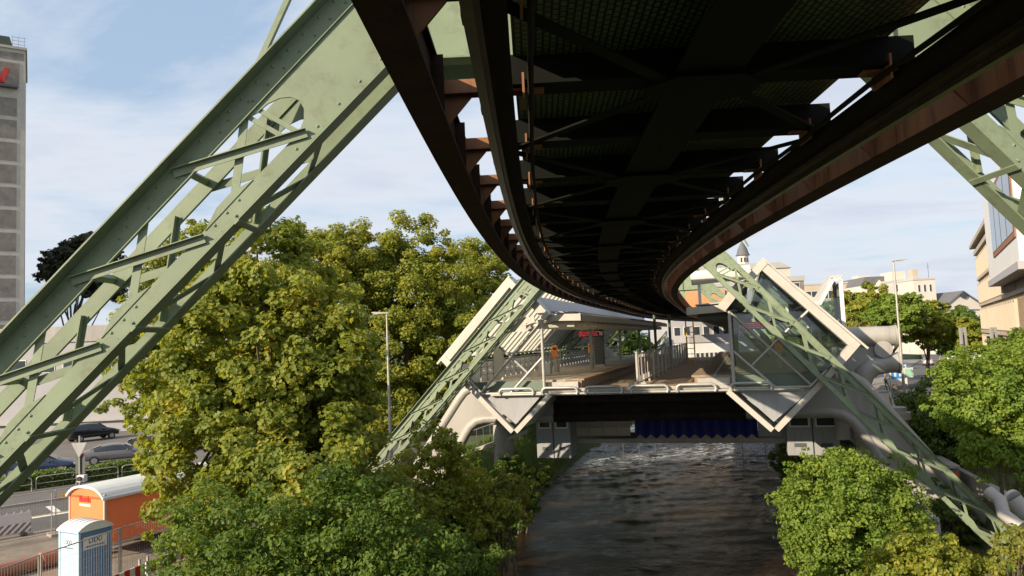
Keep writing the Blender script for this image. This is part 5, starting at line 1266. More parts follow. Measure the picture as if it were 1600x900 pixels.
# avenue of trees on the far right
at_list = [(1335, 480, 3.4, 95, 'plane', 'rounded tree right behind the glass lift tower'), (1390, 492, 3.3, 88, 'bright', 'light green tree left of the tall right lamp'), (1440, 505, 3.2, 92, 'plane', 'tree right of the tall lamp over the street'),
           (1510, 512, 3.6, 100, 'alder', 'wide dark tree before the gabled hall'), (1535, 530, 3.0, 90, 'plane', 'tree touching the far corner of the sandstone building'), (1318, 515, 2.6, 82, 'yellow', 'brownish tree just above the grey tubes'), (1495, 525, 3.0, 112, 'alder', 'dark tree shading the far end of the street'),
           (1300, 520, 3.0, 120, 'alder', 'tree seen through the glass of the lift tower')]
for i, (px, py, r, Y, lf, lab) in enumerate(at_list):
    c = at_Y(px, py, Y); rs_ = random.Random(40 + i)
    cls = [(c.x + rs_.uniform(-1, 1) * r * .8, c.y + rs_.uniform(-1, 1) * r * .6, c.z + rs_.uniform(-.5, .35) * r, r * rs_.uniform(.45, .7)) for _ in range(8)] + [(c.x, c.y, c.z - r * .2, r * .85)]
    tree('street_tree', lab, 'tree', (c.x, c.y, 0), c.z + r, cls, 15000, .40, lf, 50 + i, .25, 'street trees on the right', limbs=6, sub=14)
# river side trees beyond the station
for i, (s_, n_, r, lab) in enumerate([(85, -13, 5.2, 'tree on the left bank seen beyond the end of the platforms'), (100, -12, 5.5, 'tree closing the view down the river behind the fence'), (112, 12, 4.5, 'tree on the right bank in front of the white pavilion'), (125, -4, 6, 'farthest tree down the river beyond the station'), (70, -15, 4.6, 'tree beside the left platform seen through the glazed wall')]):
    c = track(s_, n_, 6.5); rs_ = random.Random(80 + i)
    cls = [(c.x + rs_.uniform(-1, 1) * r * .7, c.y + rs_.uniform(-1, 1) * r * .6, c.z + rs_.uniform(-.7, .6) * r, r * rs_.uniform(.4, .6)) for _ in range(9)]
    tree('river_tree', lab, 'tree', (c.x, c.y, -1 if abs(n_) < 13 else 0), c.z + r, cls, 14000, .42, 'alder', 90 + i, .3, 'trees down the river behind the station', limbs=6)
# grass and weeds on the banks
rs = np.random.RandomState(9); pts = []
def tuft(n, s0, s1, n0, n1, hh):
    V_, F_ = [], []
    for _ in range(n):
        s = rs.uniform(s0, s1); q = rs.uniform(n0, n1); p = track(s, q, 0); z = float(np.interp(q, [-13.8, -12.6, -9.4, -8.2, 8.3, 9.6, 15.2], [0, -.6, -3.1, -3.9, -3.9, -2.75, -2.45]))
        for k in range(5):
            a = rs.uniform(0, 6.28); l = hh * rs.uniform(.5, 1.2); bx_, by_ = math.cos(a), math.sin(a); i = len(V_)
            o = rs.normal(0, .12, 2)
            V_ += [(p.x + o[0] - by_ * .012, p.y + o[1] + bx_ * .012, z - .03), (p.x + o[0] + by_ * .012, p.y + o[1] - bx_ * .012, z - .03), (p.x + o[0] + bx_ * l * .5, p.y + o[1] + by_ * l * .5, z + l)]
            F_.append((i, i + 1, i + 2))
    return np.array(V_), np.array(F_)
V_, F_ = tuft(9000, 18, 60, 9.4, 15.4, .22); o = link_mesh('grass', np_mesh('grass', V_, F_, LEAF['bright'])); smart(o, 'short green grass on the right bank beside the path', 'grass', None, 'stuff')
V_, F_ = tuft(7000, 18, 70, -13.8, -9.2, .35); o = link_mesh('grass', np_mesh('grass', V_, F_, LEAF['alder'])); smart(o, 'rough grass and weeds on the shaded left bank slope', 'grass', None, 'stuff')
pth = MB(); A = [track(s, 12.9, -2.50) for s in np.arange(14, 52, 1.0)]; B_ = [track(s, 14.4, -2.44) for s in np.arange(14, 52, 1.0)]; pth.strip(A, B_); structure('path', pth, M['sand'])

# hedge
Hd = thing('hedge', 'clipped dark green hedge between the parked cars and the hoop railings', 'hedge', rp(0, -1.65, 0))
rs_ = random.Random(3)
Qs = []; Fs = []; nb_ = 0
n = 26000; rr = np.random.RandomState(4)
a = rr.uniform(-14, 6.5, n); w_ = rr.uniform(-.55, .55, n); z = rr.uniform(0.05, .9, n)
face = rr.randint(0, 3, n); w_[face == 0] = .55 + rr.normal(0, .06, (face == 0).sum()); z[face == 1] = .88 + rr.normal(0, .07, (face == 1).sum())
P = np.stack([RO.x + RD.x * a + RN.x * (w_ - 1.65), RO.y + RD.y * a + RN.y * (w_ - 1.65), z + .08 * np.sin(a * 1.7)], 1) - np.array(Hd.location)[None]
nr = rr.normal(size=(n, 3)) + np.array([.2, -.5, .6]); nr /= np.linalg.norm(nr, axis=1)[:, None]; tv = rr.normal(size=(n, 3)); tv -= nr * (tv * nr).sum(1)[:, None]; tv /= np.linalg.norm(tv, axis=1)[:, None]; bv = np.cross(nr, tv)
s = .085
Q = np.stack([P - tv * s, P + bv * s * .6, P + tv * s, P - bv * s * .6], 1).reshape(-1, 3); F = (np.arange(n)[:, None, None] * 4 + np.array([(0, 1, 2), (0, 2, 3)])[None]).reshape(-1, 3)
link_mesh('foliage', np_mesh('foliage', Q, F, LEAF['ivy']), Hd)
st_ = MB()
for k in range(40):
    q = rp(-14 + k * .51, -1.65, 0) + Vector((rs_.uniform(-.2, .2), rs_.uniform(-.2, .2), 0)); st_.tube([q, q + Vector((rs_.uniform(-.1, .1), rs_.uniform(-.1, .1), .7))], .025, 5)
st_.build('stems', M['bark'], Hd, Hd.location)

# ------------------------------------------------------------------ cars
def paint(name, c, rough=.25, metal=.3):
    m, nt, b = new_mat(name); b.inputs["Base Color"].default_value = (*c, 1); b.inputs["Roughness"].default_value = rough; b.inputs["Metallic"].default_value = metal
    b.inputs["Coat Weight"].default_value = .6; b.inputs["Coat Roughness"].default_value = .08
    return m
CAR_GLASS = paint('car_glass', (.02, .025, .03), .05, 0)
TYRE = mat('tyre', (.02, .02, .02), .85, var=.1); RIM = mat('alloy_rim', (.45, .45, .46), .35, metal=.7, var=.1)
LAMP = paint('head_lamp', (.75, .78, .8), .1, 0); TAIL = paint('tail_lamp', (.45, .01, .01), .2, 0)
def car(name, label, pos, rz, col, kind='sedan', group='parked cars'):
    R = thing(name, label, 'car', pos, rz, group)
    if kind == 'sedan': st_ = [(-2.36, .42, .74, .78, .70, .60), (-2.22, .3, .92, 1.0, .84, .68), (-1.75, .24, .97, 1.08, .90, .66), (-1.0, .22, .95, 1.36, .91, .58), (-.25, .22, .94, 1.44, .91, .58), (.45, .22, .92, 1.38, .91, .58), (1.2, .22, .90, .99, .91, .74), (1.85, .24, .82, .90, .89, .74), (2.25, .3, .66, .74, .80, .62), (2.36, .42, .56, .62, .70, .5)]
    elif kind == 'wagon': st_ = [(-2.36, .42, .80, .95, .74, .62), (-2.25, .3, .95, 1.15, .86, .62), (-1.9, .24, .98, 1.40, .90, .60), (-1.0, .22, .97, 1.47, .91, .60), (-.25, .22, .95, 1.48, .91, .60), (.45, .22, .93, 1.42, .91, .60), (1.2, .22, .91, 1.0, .91, .74), (1.85, .24, .83, .91, .89, .74), (2.25, .3, .67, .75, .80, .62), (2.36, .42, .56, .62, .70, .5)]
    else: st_ = [(-2.3, .5, .95, 1.1, .78, .66), (-2.2, .38, 1.05, 1.3, .90, .66), (-1.85, .3, 1.08, 1.58, .94, .64), (-1.0, .3, 1.06, 1.66, .95, .64), (-.25, .3, 1.05, 1.68, .95, .64), (.45, .3, 1.04, 1.6, .95, .64), (1.15, .3, 1.02, 1.12, .94, .76), (1.8, .32, .95, 1.03, .92, .76), (2.2, .4, .78, .86, .84, .66), (2.32, .5, .66, .72, .74, .54)]
    def ring(q):
        x, zb, zl, zr, w, wr = q
        return [(x, -w * .86, zb), (x, -w, zb + .22), (x, -w * .99, (zb + zl) / 2 + .1), (x, -w * .95, zl), (x, -wr, zr - .03), (x, -wr * .55, zr + .01), (x, wr * .55, zr + .01), (x, wr, zr - .03), (x, w * .95, zl), (x, w * .99, (zb + zl) / 2 + .1), (x, w, zb + .22), (x, w * .86, zb)]
    b = MB(); vs = []; fs = []; n = 12
    for q in st_: vs += ring(q)
    for i in range(len(st_) - 1):
        for k in range(n): fs.append((i * n + k, i * n + (k + 1) % n, (i + 1) * n + (k + 1) % n, (i + 1) * n + k))
    fs += [tuple(range(n)), tuple(range((len(st_) - 1) * n, len(st_) * n))]
    b.add(vs, fs, True); o = b.build('body', col, R)
    md = o.modifiers.new('s', 'SUBSURF'); md.levels = 1; md.render_levels = 2
    def S(x):
        for a, c in zip(st_[:-1], st_[1:]):
            if a[0] <= x <= c[0]:
                f = (x - a[0]) / (c[0] - a[0]); return [a[i] + (c[i] - a[i]) * f for i in range(6)]
    xr, xf = (-1.45, 1.0) if kind == 'sedan' else (-1.85, 1.0)
    for sy in (-1, 1):
        g = MB(); lo, hi = [], []
        for x in np.linspace(xr, xf, 12):
            q = S(x); h = q[3] - q[2]
            if h < .12: f1 = .45
            else: f1 = .80
            y0 = q[4] * .95 + (q[5] - q[4] * .95) * .10; y1 = q[4] * .95 + (q[5] - q[4] * .95) * f1
            lo.append((x, sy * (y0 + .012), q[2] + h * .10)); hi.append((x, sy * (y1 + .012), q[2] + h * f1))
        g.strip(lo, hi); g.build('side_window', CAR_GLASS, R)
    def cross(x0, x1, name, dz):
        g = MB(); A_, B_ = [], []
        for f in np.linspace(0, 1, 5):
            q = S(x0 + (x1 - x0) * f); wy = q[5] * .88
            A_.append((q[0] + dz[0], -wy, q[3] + dz[1])); B_.append((q[0] + dz[0], wy, q[3] + dz[1]))
        g.strip(A_, B_); g.build(name, CAR_GLASS, R)
    cross(.52, 1.12, 'windscreen', (.015, .022))
    cross(-1.68 if kind == 'sedan' else -2.2, -1.05 if kind == 'sedan' else -1.93, 'rear_window', (-.012, .02))
    for x in (-1.42, 1.45):
        for sy in (-1, 1):
            w_ = MB(); yy = sy * (st_[4][4] - .09)
            w_.tube([(x, yy - sy * .11, .33), (x, yy + sy * .08, .33)], .33, 20); wh = w_.build('wheel', TYRE, R)
            MB().tube([(x, yy + sy * .07, .33), (x, yy + sy * .095, .33)], .21, 14).build('rim', RIM, wh)
    f = st_[-2]; r = st_[1]
    for sy in (-1, 1):
        MB().box((f[0] + .0, sy * (f[4] - .22), f[2] + .0), (.22, .36, .13), (1, -sy * .35, -.2), (sy * .35 * 1, 1, 0)).build('headlight', LAMP, R)
        MB().box((r[0] - .0, sy * (r[4] - .16), r[2] - .02), (.16, .34, .14), (1, sy * .3, 0), (-sy * .3, 1, 0)).build('tail_light', TAIL, R)
        MB().ball((.75, sy * (.98), S(.75)[2] + .04), (.08, .10, .07)).build('wing_mirror', col, R)
    MB().box((r[0] - .10, 0, .62), (.03, .5, .12)).build('number_plate', M['white'], R)
    MB().box((st_[-1][0] + .01, 0, .40), (.03, .9, .14)).build('grille', M['black'], R)
    return R
H_ = math.atan2(.43, .9)
car('parked_car', 'silver grey sedan parked right behind the hedge', (-30.0, 55.6, 0), H_, paint('grey_paint', (.14, .14, .15)))
car('parked_car', 'black estate car parked behind the silver grey sedan', (-28.8, 59.6, 0), H_, paint('black_paint', (.012, .013, .016)), 'wagon')
car('parked_car', 'black off roader with red tail lights near the grey wall', (-41.0, 71.5, 0), H_ + math.radians(28), paint('black_paint', (.014, .015, .018)), 'suv')
car('parked_car', 'dark blue sedan at the left end of the hedge under the steel leg', (-32.8, 51.0, 0), H_ - .1, paint('blue_paint', (.015, .03, .07)))
car('parked_car', 'dark grey car half hidden by the maple foliage', (-27.8, 64.5, 0), H_, paint('dark_paint', (.05, .06, .065)), 'suv')
car('parked_car', 'bright blue car behind the tree near the far portal foot', (-20.5, 68.5, 0), H_, paint('mid_blue_paint', (.03, .08, .2)), 'sedan')
car('parked_car', 'white car in the shade of the trees left of the lamp', (-15.2, 60.5, 0), H_ + .2, paint('white_paint_car', (.6, .6, .6), .3, 0), 'sedan')
car('driving_car', 'red car on the distant street at the right', (75.8, 131, 0), math.radians(62), paint('red_car_paint', (.45, .02, .02)), 'suv', 'cars on the distant street')
car('driving_car', 'silver car just ahead of the red car on the distant street', (76.8, 138, 0), math.radians(62), paint('silver_paint', (.5, .5, .52)), 'sedan', 'cars on the distant street')

# ------------------------------------------------------------------ construction site
ex = Vector((-.87, .48, 0)).normalized(); ey = Vector((.48, .87, 0)).normalized()   # along the end face / along the side
Tn = Vector((-15.8, 28.4, 0))
rzT = math.atan2(ey.y, ey.x)
TR = thing('site_trailer', 'orange construction trailer with a pale curved roof behind the blue toilet', 'trailer', Tn, rzT)   # local x along the side, y to the left
TL_, TW, z0, z1 = 5.6, 2.25, .62, 2.50
MB().bx2((0, 0, z0), (TL_, TW, z1)).build('body', M['trailer_orange'], TR, bevel=.02)
prof = []
for k in range(13):
    t = k / 12; y = -.1 + (TW + .2) * t; prof.append((y, z1 - .10 + .40 * (1 - abs(2 * t - 1) ** 3.2)))
inner = [(y * .985 + .017, z - .09) for y, z in prof][::-1]
r_ = MB(); r_.prism([(-.12, y, z) for y, z in prof + inner], (TL_ + .24, 0, 0)); r_.build('roof', M['pale_plastic'], TR)
MB().prism([(-.004, y, z) for y, z in [(p[0] * .97 + .03, p[1] - .095) for p in prof]] + [(-.004, TW - .02, z1 - .1), (-.004, .02, z1 - .1)], (.05, 0, 0)).build('gable_panel', M['trailer_orange'], TR)
for y in (0, TW): MB().bx2((-.03, y - .035, z0 - .03), (.05, y + .035, z1 + .02)).build('corner_trim', M['white_metal'], TR)
MB().bx2((0, -.03, z0 - .06), (TL_, -.004, z0 + .03)).build('sill', M['white_metal'], TR)
text_part('lettering', 'Boels', .34, M['red'], TR, (-.016, TW * .55, 2.27), (0, -1, 0), (0, 0, 1))
MB().bx2((-.012, TW * .55 - .36, 2.0), (-.004, TW * .55 + .36, 2.09)).build('label_strip', M['cream'], TR)
MB().bx2((2.7, -.012, 1.35), (5.4, -.004, 2.3)).build('logo_panel', mat('dark_orange_panel', (.22, .05, .03), .5), TR)
text_part('lettering', 'Boels', .55, M['red'], TR, (3.9, -.016, 1.55), (1, 0, 0), (0, 0, 1))
MB().bx2((3.2, -.014, 1.08), (4.6, -.004, 1.2)).build('label_strip', M['cream'], TR)
MB().bx2((-.03, .75, .8), (-.003, .95, 1.05)).build('tail_light', M['red'], TR)
for x in (2.6, 3.45):
    for y in (.18, TW - .18):
        wh = MB().tube([(x, y - .1, .36), (x, y + .1, .36)], .36, 18).build('wheel', TYRE, TR); MB().tube([(x, y - .115, .36), (x, y - .1, .36)], .18, 12).build('rim', RIM, wh)
ch = MB(); ch.bx2((.2, .3, .45), (TL_, .42, .60)); ch.bx2((.2, TW - .42, .45), (TL_, TW - .3, .60)); ch.bx2((TL_, TW / 2 - .06, .45), (TL_ + 1.2, TW / 2 + .06, .57)); ch.build('chassis', M['black'], TR)
st_ = MB()
for x in (.4, TL_ - .4): st_.bx2((x - .04, .3, 0), (x + .04, .38, .5))
st_.build('prop', M['galv'], TR)
# portable toilet
TO = thing('portable_toilet', 'blue portable toilet with a domed pale roof standing behind the mesh fence', 'portable toilet', (-14.35, 24.3, 0), rzT)
W_ = 1.05
MB().bx2((0, .004, .1), (W_, W_, 2.06)).build('cabin', M['toilet_blue'], TO, bevel=.015)
MB().bx2((-.02, .05, .12), (-.002, W_ - .05, 2.0)).build('door_wall', M['toilet_lit'], TO)  # sunlit side: the cabin blue painted lighter
gr = MB()
for k in range(8): gr.bx2((.1 + k * .115, -.018, .2), (.15 + k * .12, .0, 1.4))
gr.build('ribs', M['toilet_blue'], TO)
for x, y in ((0, 0), (W_, 0), (0, W_), (W_, W_)): MB().bx2((x - .035, y - .035, .05), (x + .035, y + .035, 2.08)).build('corner_post', M['toilet_lit'] if x == 0 else M['toilet_blue'], TO)  # posts on the sunlit side get the lighter blue too
prof = []
for k in range(11):
    t = k / 10; prof.append((-.08 + (W_ + .16) * t, 2.10 + .23 * (1 - abs(2 * t - 1) ** 2.4)))
r_ = MB(); r_.prism([(x, -.08, z) for x, z in prof] + [(W_ + .08, -.08, 2.06), (-.08, -.08, 2.06)], (0, W_ + .16, 0)); r_.build('roof', M['pale_plastic'], TO)
rb = MB()
for k in range(1, 5):
    y = -.08 + k * .27; rb.prism([(x, y, z + .015) for x, z in prof] + [(x, y, z - .02) for x, z in prof[::-1]], (0, .03, 0))
rb.build('roof_ribs', M['white'], TO)
MB().bx2((-.03, .2, 1.45), (-.022, .88, 1.88)).build('sign_panel', M['white'], TO); text_part('lettering', 'DIXI', .22, M['toilet_blue'], TO, (-.036, .54, 1.72), (0, -1, 0), (0, 0, 1), .003)
MB().bx2((-.034, .26, 1.52), (-.031, .82, 1.57)).build('small_print', M['toilet_blue'], TO)
MB().bx2((.12, -.028, 1.48), (.92, -.02, 1.88)).build('sign_panel', M['white'], TO); text_part('lettering', 'DIXI', .24, mat('navy', (.02, .05, .2), .5), TO, (.52, -.034, 1.73), (1, 0, 0), (0, 0, 1), .003)
MB().bx2((.2, -.032, 1.53), (.84, -.029, 1.59)).build('small_print', M['toilet_blue'], TO)
MB().bx2((-.05, -.05, 0), (W_ + .05, W_ + .05, .1)).build('skid', M['black'], TO)

def mesh_fence(label, pts, h=2.0, group='mobile mesh fence panels', flag=False):
    """one site fence panel per pair of points: tube frame, wire mesh, feet"""
    a, b_ = Vector(pts[0]), Vector(pts[1]); L = (b_ - a).length; rz = math.atan2(b_.y - a.y, b_.x - a.x)
    R = thing('mesh_fence_panel', label, 'fence', a, rz, group)
    fr = MB()
    fr.tube([(.04, 0, 0.02), (.04, 0, h)], .024, 8); fr.tube([(L - .04, 0, 0.02), (L - .04, 0, h)], .024, 8); fr.tube([(.04, 0, h - .02), (L - .04, 0, h - .02)], .02, 6); fr.tube([(.04, 0, .15), (L - .04, 0, .15)], .018, 6)
    fr.build('frame', M['galv'], R)
    w = MB()
    for x in np.arange(.1, L - .05, .10): w.beam((x, 0, .15), (x, 0, h - .02), .004, .004)
    for z in np.arange(.35, h, .26): w.beam((.04, 0, z), (L - .04, 0, z), .004, .004, (0, 1, 0))
    w.build('wire_mesh', M['galv'], R)
    for x in (0.04, L - .04): MB().bx2((x - .11, -.35, 0), (x + .11, .35, .14)).build('foot', M['concrete'], R, bevel=.02)
    if flag: MB().bx2((.25, -.03, 1.62), (.65, -.01, 1.76)).build('yellow_tag', M['yellow'], R)
    return R
fl = [(-14.9, 18.8, 0), (-14.2, 22.1, 0), (-13.45, 25.1, 0), (-12.4, 28.0, 0), (-11.4, 31.0, 0), (-10.5, 34.0, 0)]
labs = ['nearest mesh fence panel at the bottom left corner', 'mesh fence panel before the planks left of the toilet', 'mesh fence panel standing right in front of the blue toilet', 'mesh fence panel between toilet and trailer side', 'mesh fence panel in front of the trailer wheels', 'mesh fence panel half hidden by the maple branches']
for i in range(5): mesh_fence(labs[i], (fl[i], fl[i + 1]))
d0 = Vector((-20.6, 33.0, 0)); dd = Vector((.68, .733, 0))
for k, lab in ((-3, 'road side mesh fence panel leaving the picture at the left'), (-2, 'road side mesh fence panel behind the white barrier'), (-1, 'road side mesh fence panel ending at the double post'), (0, 'road side mesh fence panel with a yellow tag beside the trailer')):
    mesh_fence(lab, (d0 + dd * (3.5 * k + .04), d0 + dd * (3.5 * (k + 1) - .04)), flag=(k == 0))
# white barrier boards
bw, nt, b = new_mat('hatched_board')
co = N(nt, "ShaderNodeTexCoord"); sx = N(nt, "ShaderNodeSeparateXYZ"); nt.links.new(co.outputs["Object"], sx.inputs[0])
m1 = N(nt, "ShaderNodeMath", _operation='ADD'); nt.links.new(sx.outputs["X"], m1.inputs[0]); nt.links.new(sx.outputs["Z"], m1.inputs[1])
m2 = N(nt, "ShaderNodeMath", _operation='MULTIPLY'); m2.inputs[1].default_value = 3.6; nt.links.new(m1.outputs[0], m2.inputs[0])
m3 = N(nt, "ShaderNodeMath", _operation='FRACT'); nt.links.new(m2.outputs[0], m3.inputs[0])
m4 = N(nt, "ShaderNodeMath", _operation='GREATER_THAN'); m4.inputs[1].default_value = .5; nt.links.new(m3.outputs[0], m4.inputs[0])
mx = N(nt, "ShaderNodeMix", _data_type='RGBA'); mx.inputs["A"].default_value = (.7, .7, .68, 1); mx.inputs["B"].default_value = (.16, .13, .13, 1)
nt.links.new(m4.outputs[0], mx.inputs["Factor"]); nt.links.new(mx.outputs["Result"], b.inputs["Base Color"]); b.inputs["Roughness"].default_value = .5
for k, lab in ((0, 'white plastic barrier with grey hatched board on the left road'), (1, 'white plastic barrier cut by the left picture edge')):
    BR = thing('road_barrier', lab, 'barrier', Vector((-22.0, 33.6, 0)) - Vector((.72, .69, 0)) * (2.1 * k), math.atan2(-.69, -.72), 'white road barriers')
    MB().bx2((0, -.02, .55), (2.0, .02, 1.0)).build('top_grid', M['white'], BR); MB().bx2((0, -.022, .15), (2.0, .022, .54)).build('hatched_board', bw, BR)
    s_ = MB()
    for q in range(8): s_.bx2((.05 + q * .27, -.015, 1.0), (.11 + q * .27, .015, 1.08))
    s_.build('studs', M['white'], BR)
    for x in (.3, 1.7): MB().bx2((x - .1, -.35, 0), (x + .1, .35, .14)).build('foot', M['black'], BR)
t_ = thing('drain_pipe', 'long red brown drain pipe lying on the ground behind the blue toilet', 'pipe', (-18.2, 27.2, 0))
MB().tube([(-3.0, -4.2, .27), (-1.2, -1.5, .27), (1.2, 2.0, .27)], .27, 16).build('barrel', M['pipe_brown'], t_); MB().tube([(.3, .7, .27), (.55, 1.06, .27)], .33, 16).build('collar', M['pipe_brown'], t_)
t_ = thing('plank_stack', 'stack of reddish timber planks on sandy ground left of the toilet', 'planks', (-15.6, 23.6, 0))
rs_ = random.Random(2)
for k in range(7):
    a_ = rs_.uniform(1.0, 1.15); c = Vector((rs_.uniform(-.7, .2) - (k % 3) * .3, rs_.uniform(-1.6, -.2), .05 + .05 * (k // 3))); d_ = Vector((math.cos(a_), math.sin(a_), 0))
    MB().beam(c - d_ * 1.6, c + d_ * 1.6, .22, .045).build('plank', M['planks'], t_)
# red and white board fence
rw, nt, b = new_mat('red_white_board')
co = N(nt, "ShaderNodeTexCoord"); sx = N(nt, "ShaderNodeSeparateXYZ"); nt.links.new(co.outputs["Object"], sx.inputs[0])
m2 = N(nt, "ShaderNodeMath", _operation='MULTIPLY'); m2.inputs[1].default_value = 2.2; nt.links.new(sx.outputs["X"], m2.inputs[0])
m3 = N(nt, "ShaderNodeMath", _operation='FRACT'); nt.links.new(m2.outputs[0], m3.inputs[0])
m4 = N(nt, "ShaderNodeMath", _operation='GREATER_THAN'); m4.inputs[1].default_value = .5; nt.links.new(m3.outputs[0], m4.inputs[0])
mx = N(nt, "ShaderNodeMix", _data_type='RGBA'); mx.inputs["A"].default_value = (.7, .68, .65, 1); mx.inputs["B"].default_value = (.50, .03, .03, 1)
nt.links.new(m4.outputs[0], mx.inputs["Factor"]); nt.links.new(mx.outputs["Result"], b.inputs["Base Color"]); b.inputs["Roughness"].default_value = .45
pp = [Vector((-13.0, 21.6, 0)), Vector((-12.3, 24.5, 0)), Vector((-11.5, 27.2, 0)), Vector((-10.8, 29.8, 0))]
for k, lab in enumerate(('nearest red and white striped board by the toilet', 'middle red and white striped board at the edge of the dark bush', 'farthest red and white striped board disappearing behind leaves')):
    a_, b2 = pp[k], pp[k + 1] - (pp[k + 1] - pp[k]).normalized() * .06; BR = thing('striped_board', lab, 'barrier', a_, math.atan2((b2 - a_).y, (b2 - a_).x), 'red and white barrier boards')
    L = (b2 - a_).length; MB().bx2((0, -.02, .62), (L, .02, .98)).build('board', rw, BR); MB().bx2((0, -.02, .12), (L, .02, .30)).build('board', rw, BR)
    for x in (.15, L - .15): MB().bx2((x - .03, .021, 0), (x + .03, .08, 1.15)).build('post', M['galv'], BR)
for i, (x, y, lab) in enumerate(((-11.9, 39.5, 'red and white post with a triangle behind the maple leaves'), (-12.9, 41.5, 'red and white chevron board seen through the foliage'))):
    BR = thing('warning_board', lab, 'sign', (x, y, 0), .4); MB().bx2((-.5, -.02, 1.2), (.5, .02, 1.6)).build('board', rw, BR); MB().tube([(0, .05, 0), (0, .05, 1.7)], .03, 6).build('post', M['galv'], BR)
# hoop railings
hoop = thing('hoop_railing', 'first low tubular hoop railing before the hedge, counted from the left', 'railing', rp(-4.4, -.3, 0.11), math.atan2(RD.y, RD.x), 'hoop railings along the left pavement')
MB().tube([(0, 0, 0), (0, 0, .62), (.05, 0, .75), (.18, 0, .80), (1.9, 0, .80), (2.03, 0, .75), (2.08, 0, .62), (2.08, 0, 0)], .03, 8).build('hoop', M['galv'], hoop)
MB().tube([(0.03, 0, .4), (2.05, 0, .4)], .02, 6).build('cross_bar', M['galv'], hoop)
for k, lab in enumerate(('second hoop railing, left of the road sign', 'hoop railing just right of the road sign post', 'hoop railing under the silver grey sedan', 'last hoop railing on the right, next to the maple leaves')):
    c = copy_tree(hoop); c.location = rp(-4.4 + (k + 1) * 2.3, -.3, 0.11); c['label'] = lab
# yield sign from behind, signal
t_ = thing('road_sign', 'grey back of a triangular give way sign on a post with a small signal box', 'road sign', (-26.3, 44.6, .0), -.1)
MB().tube([(0, 0, 0), (0, 0, 3.15)], .045, 8).build('post', M['galv'], t_)
MB().prism([(-.5, -.06, 2.75), (.5, -.06, 2.75), (0, -.06, 1.85)], (0, .015, 0)).build('triangle_plate', M['grey_panel'], t_)
MB().bx2((-.3, .06, .9), (.3, .08, 2.0)).build('lower_plate', M['grey_dark'], t_)
o = MB().bx2((-.02, -.22, .45), (.42, .1, .85)).build('signal_box', M['white'], t_); MB().tube([(.18, -.24, .65), (.18, -.35, .65)], .14, 12).build('lens_hood', M['black'], o)
# street lamps
def lamp(label, P, h, rz):
    L = thing('street_lamp', label, 'street lamp', P, rz, 'tall street lamps')
    MB().tube([(0, 0, 0), (0, 0, h * .5), (0, 0, h)], [.12, .09, .055], 10).build('pole', M['galv'], L)
    MB().tube([(0, 0, 0), (0, 0, 1.1)], .13, 10).build('base_sleeve', M['galv'], L)
    hd = MB(); hd.prism([(-.15, -.14, h - .02), (1.0, -.10, h + .06), (1.0, .10, h + .06), (-.15, .14, h - .02)], (0, 0, .09)); hd.build('lamp_head', M['white_metal'], L, bevel=.02)
    MB().bx2((.25, -.08, h - .012), (.9, .08, h + .03)).build('lens', M['pale_plastic'], L)
    return L
p = at_Y(604, 490, 50); lamp('slim street lamp standing before the tree mass left of the station', (p.x, 50, 0), p.z, PI)
p = at_Y(1396, 408, 55); lamp('taller street lamp right of the station beside the grey tubes', (p.x, 55, 0), p.z, 0)
t_ = thing('notice_plate', 'small green and white plate fixed to the right street lamp pole', 'sign', (p.x + .25, 54.7, at_Y(1405, 590, 55).z), 0)
MB().bx2((-.32, 0, 0), (.38, .03, .72)).build('plate', M['white'], t_); MB().bx2((-.26, -.006, .06), (.32, -.001, .66)).build('print', mat('pale_green', (.3, .55, .42), .5), t_)
MB().tube([(.0, .05, .1), (.0, .25, .1)], .02, 6).build('bracket', M['galv'], t_)
p = at_Y(1391, 590, 66)
t_ = thing('information_sign', 'blue and white street sign panel behind the right lamp pole', 'sign', (p.x, 66, 0), 0)
for x in (0, 1.5): MB().tube([(x, .05, 0), (x, .05, 4.2)], .04, 8).build('post', M['galv'], t_)
MB().bx2((0, 0, 2.4), (1.5, .04, 4.1)).build('panel', M['white'], t_); MB().bx2((.1, -.008, 2.9), (1.4, -.001, 4.0)).build('blue_field', mat('sign_blue', (.03, .25, .65), .4), t_)
q = MB(); q.bx2((.35, -.014, 3.1), (.55, -.009, 3.75)); q.bx2((.8, -.014, 3.1), (1.1, -.009, 3.45)); q.build('white_symbol', M['white'], t_)
# slotted steel pylons, black column, awning
for px, lab in ((1503, 'slim slotted steel pylon before the street, left of three'), (1551, 'slotted steel pylon beside the black column'), (1594, 'slotted steel pylon at the right picture edge')):
    p = at_Y(px, 512, 45); t_ = thing('slotted_pylon', lab, 'pylon', (p.x, 45, 0), 0, 'slotted steel pylons on the square')
    for x in (-.16, .09): MB().bx2((x, -.08, 0), (x + .12, .08, p.z)).build('flat_bar', M['grey_panel'], t_)
    MB().bx2((-.155, -.06, p.z - .3), (.205, .06, p.z + .02)).build('head', M['grey_panel'], t_); MB().bx2((-.035, -.03, p.z - 1.1), (.085, .03, p.z - .45)).build('light_insert', M['black'], t_)
p = at_Y(1554, 525, 48)
t_ = thing('advertising_column', 'black sign column with white lettering in front of the sandstone building', 'sign', (p.x, 48, 0), 0)
MB().tube([(0, 0, 0), (0, 0, p.z)], .45, 18).build('body', M['black'], t_); text_part('lettering', 'FS', .50, M['white'], t_, (-.02, -.47, p.z - .42), (1, 0, 0), (0, 0, 1), .02)
MB().tube([(0, 0, 0), (0, 0, .25)], .5, 18).build('foot', M['concrete'], t_)
a_, b2 = at_Y(1559, 552, 50), at_Y(1600, 533, 46)
t_ = thing('awning', 'sloping red fabric awning at the foot of the sandstone building', 'awning', (a_.x, a_.y, 0), 0)
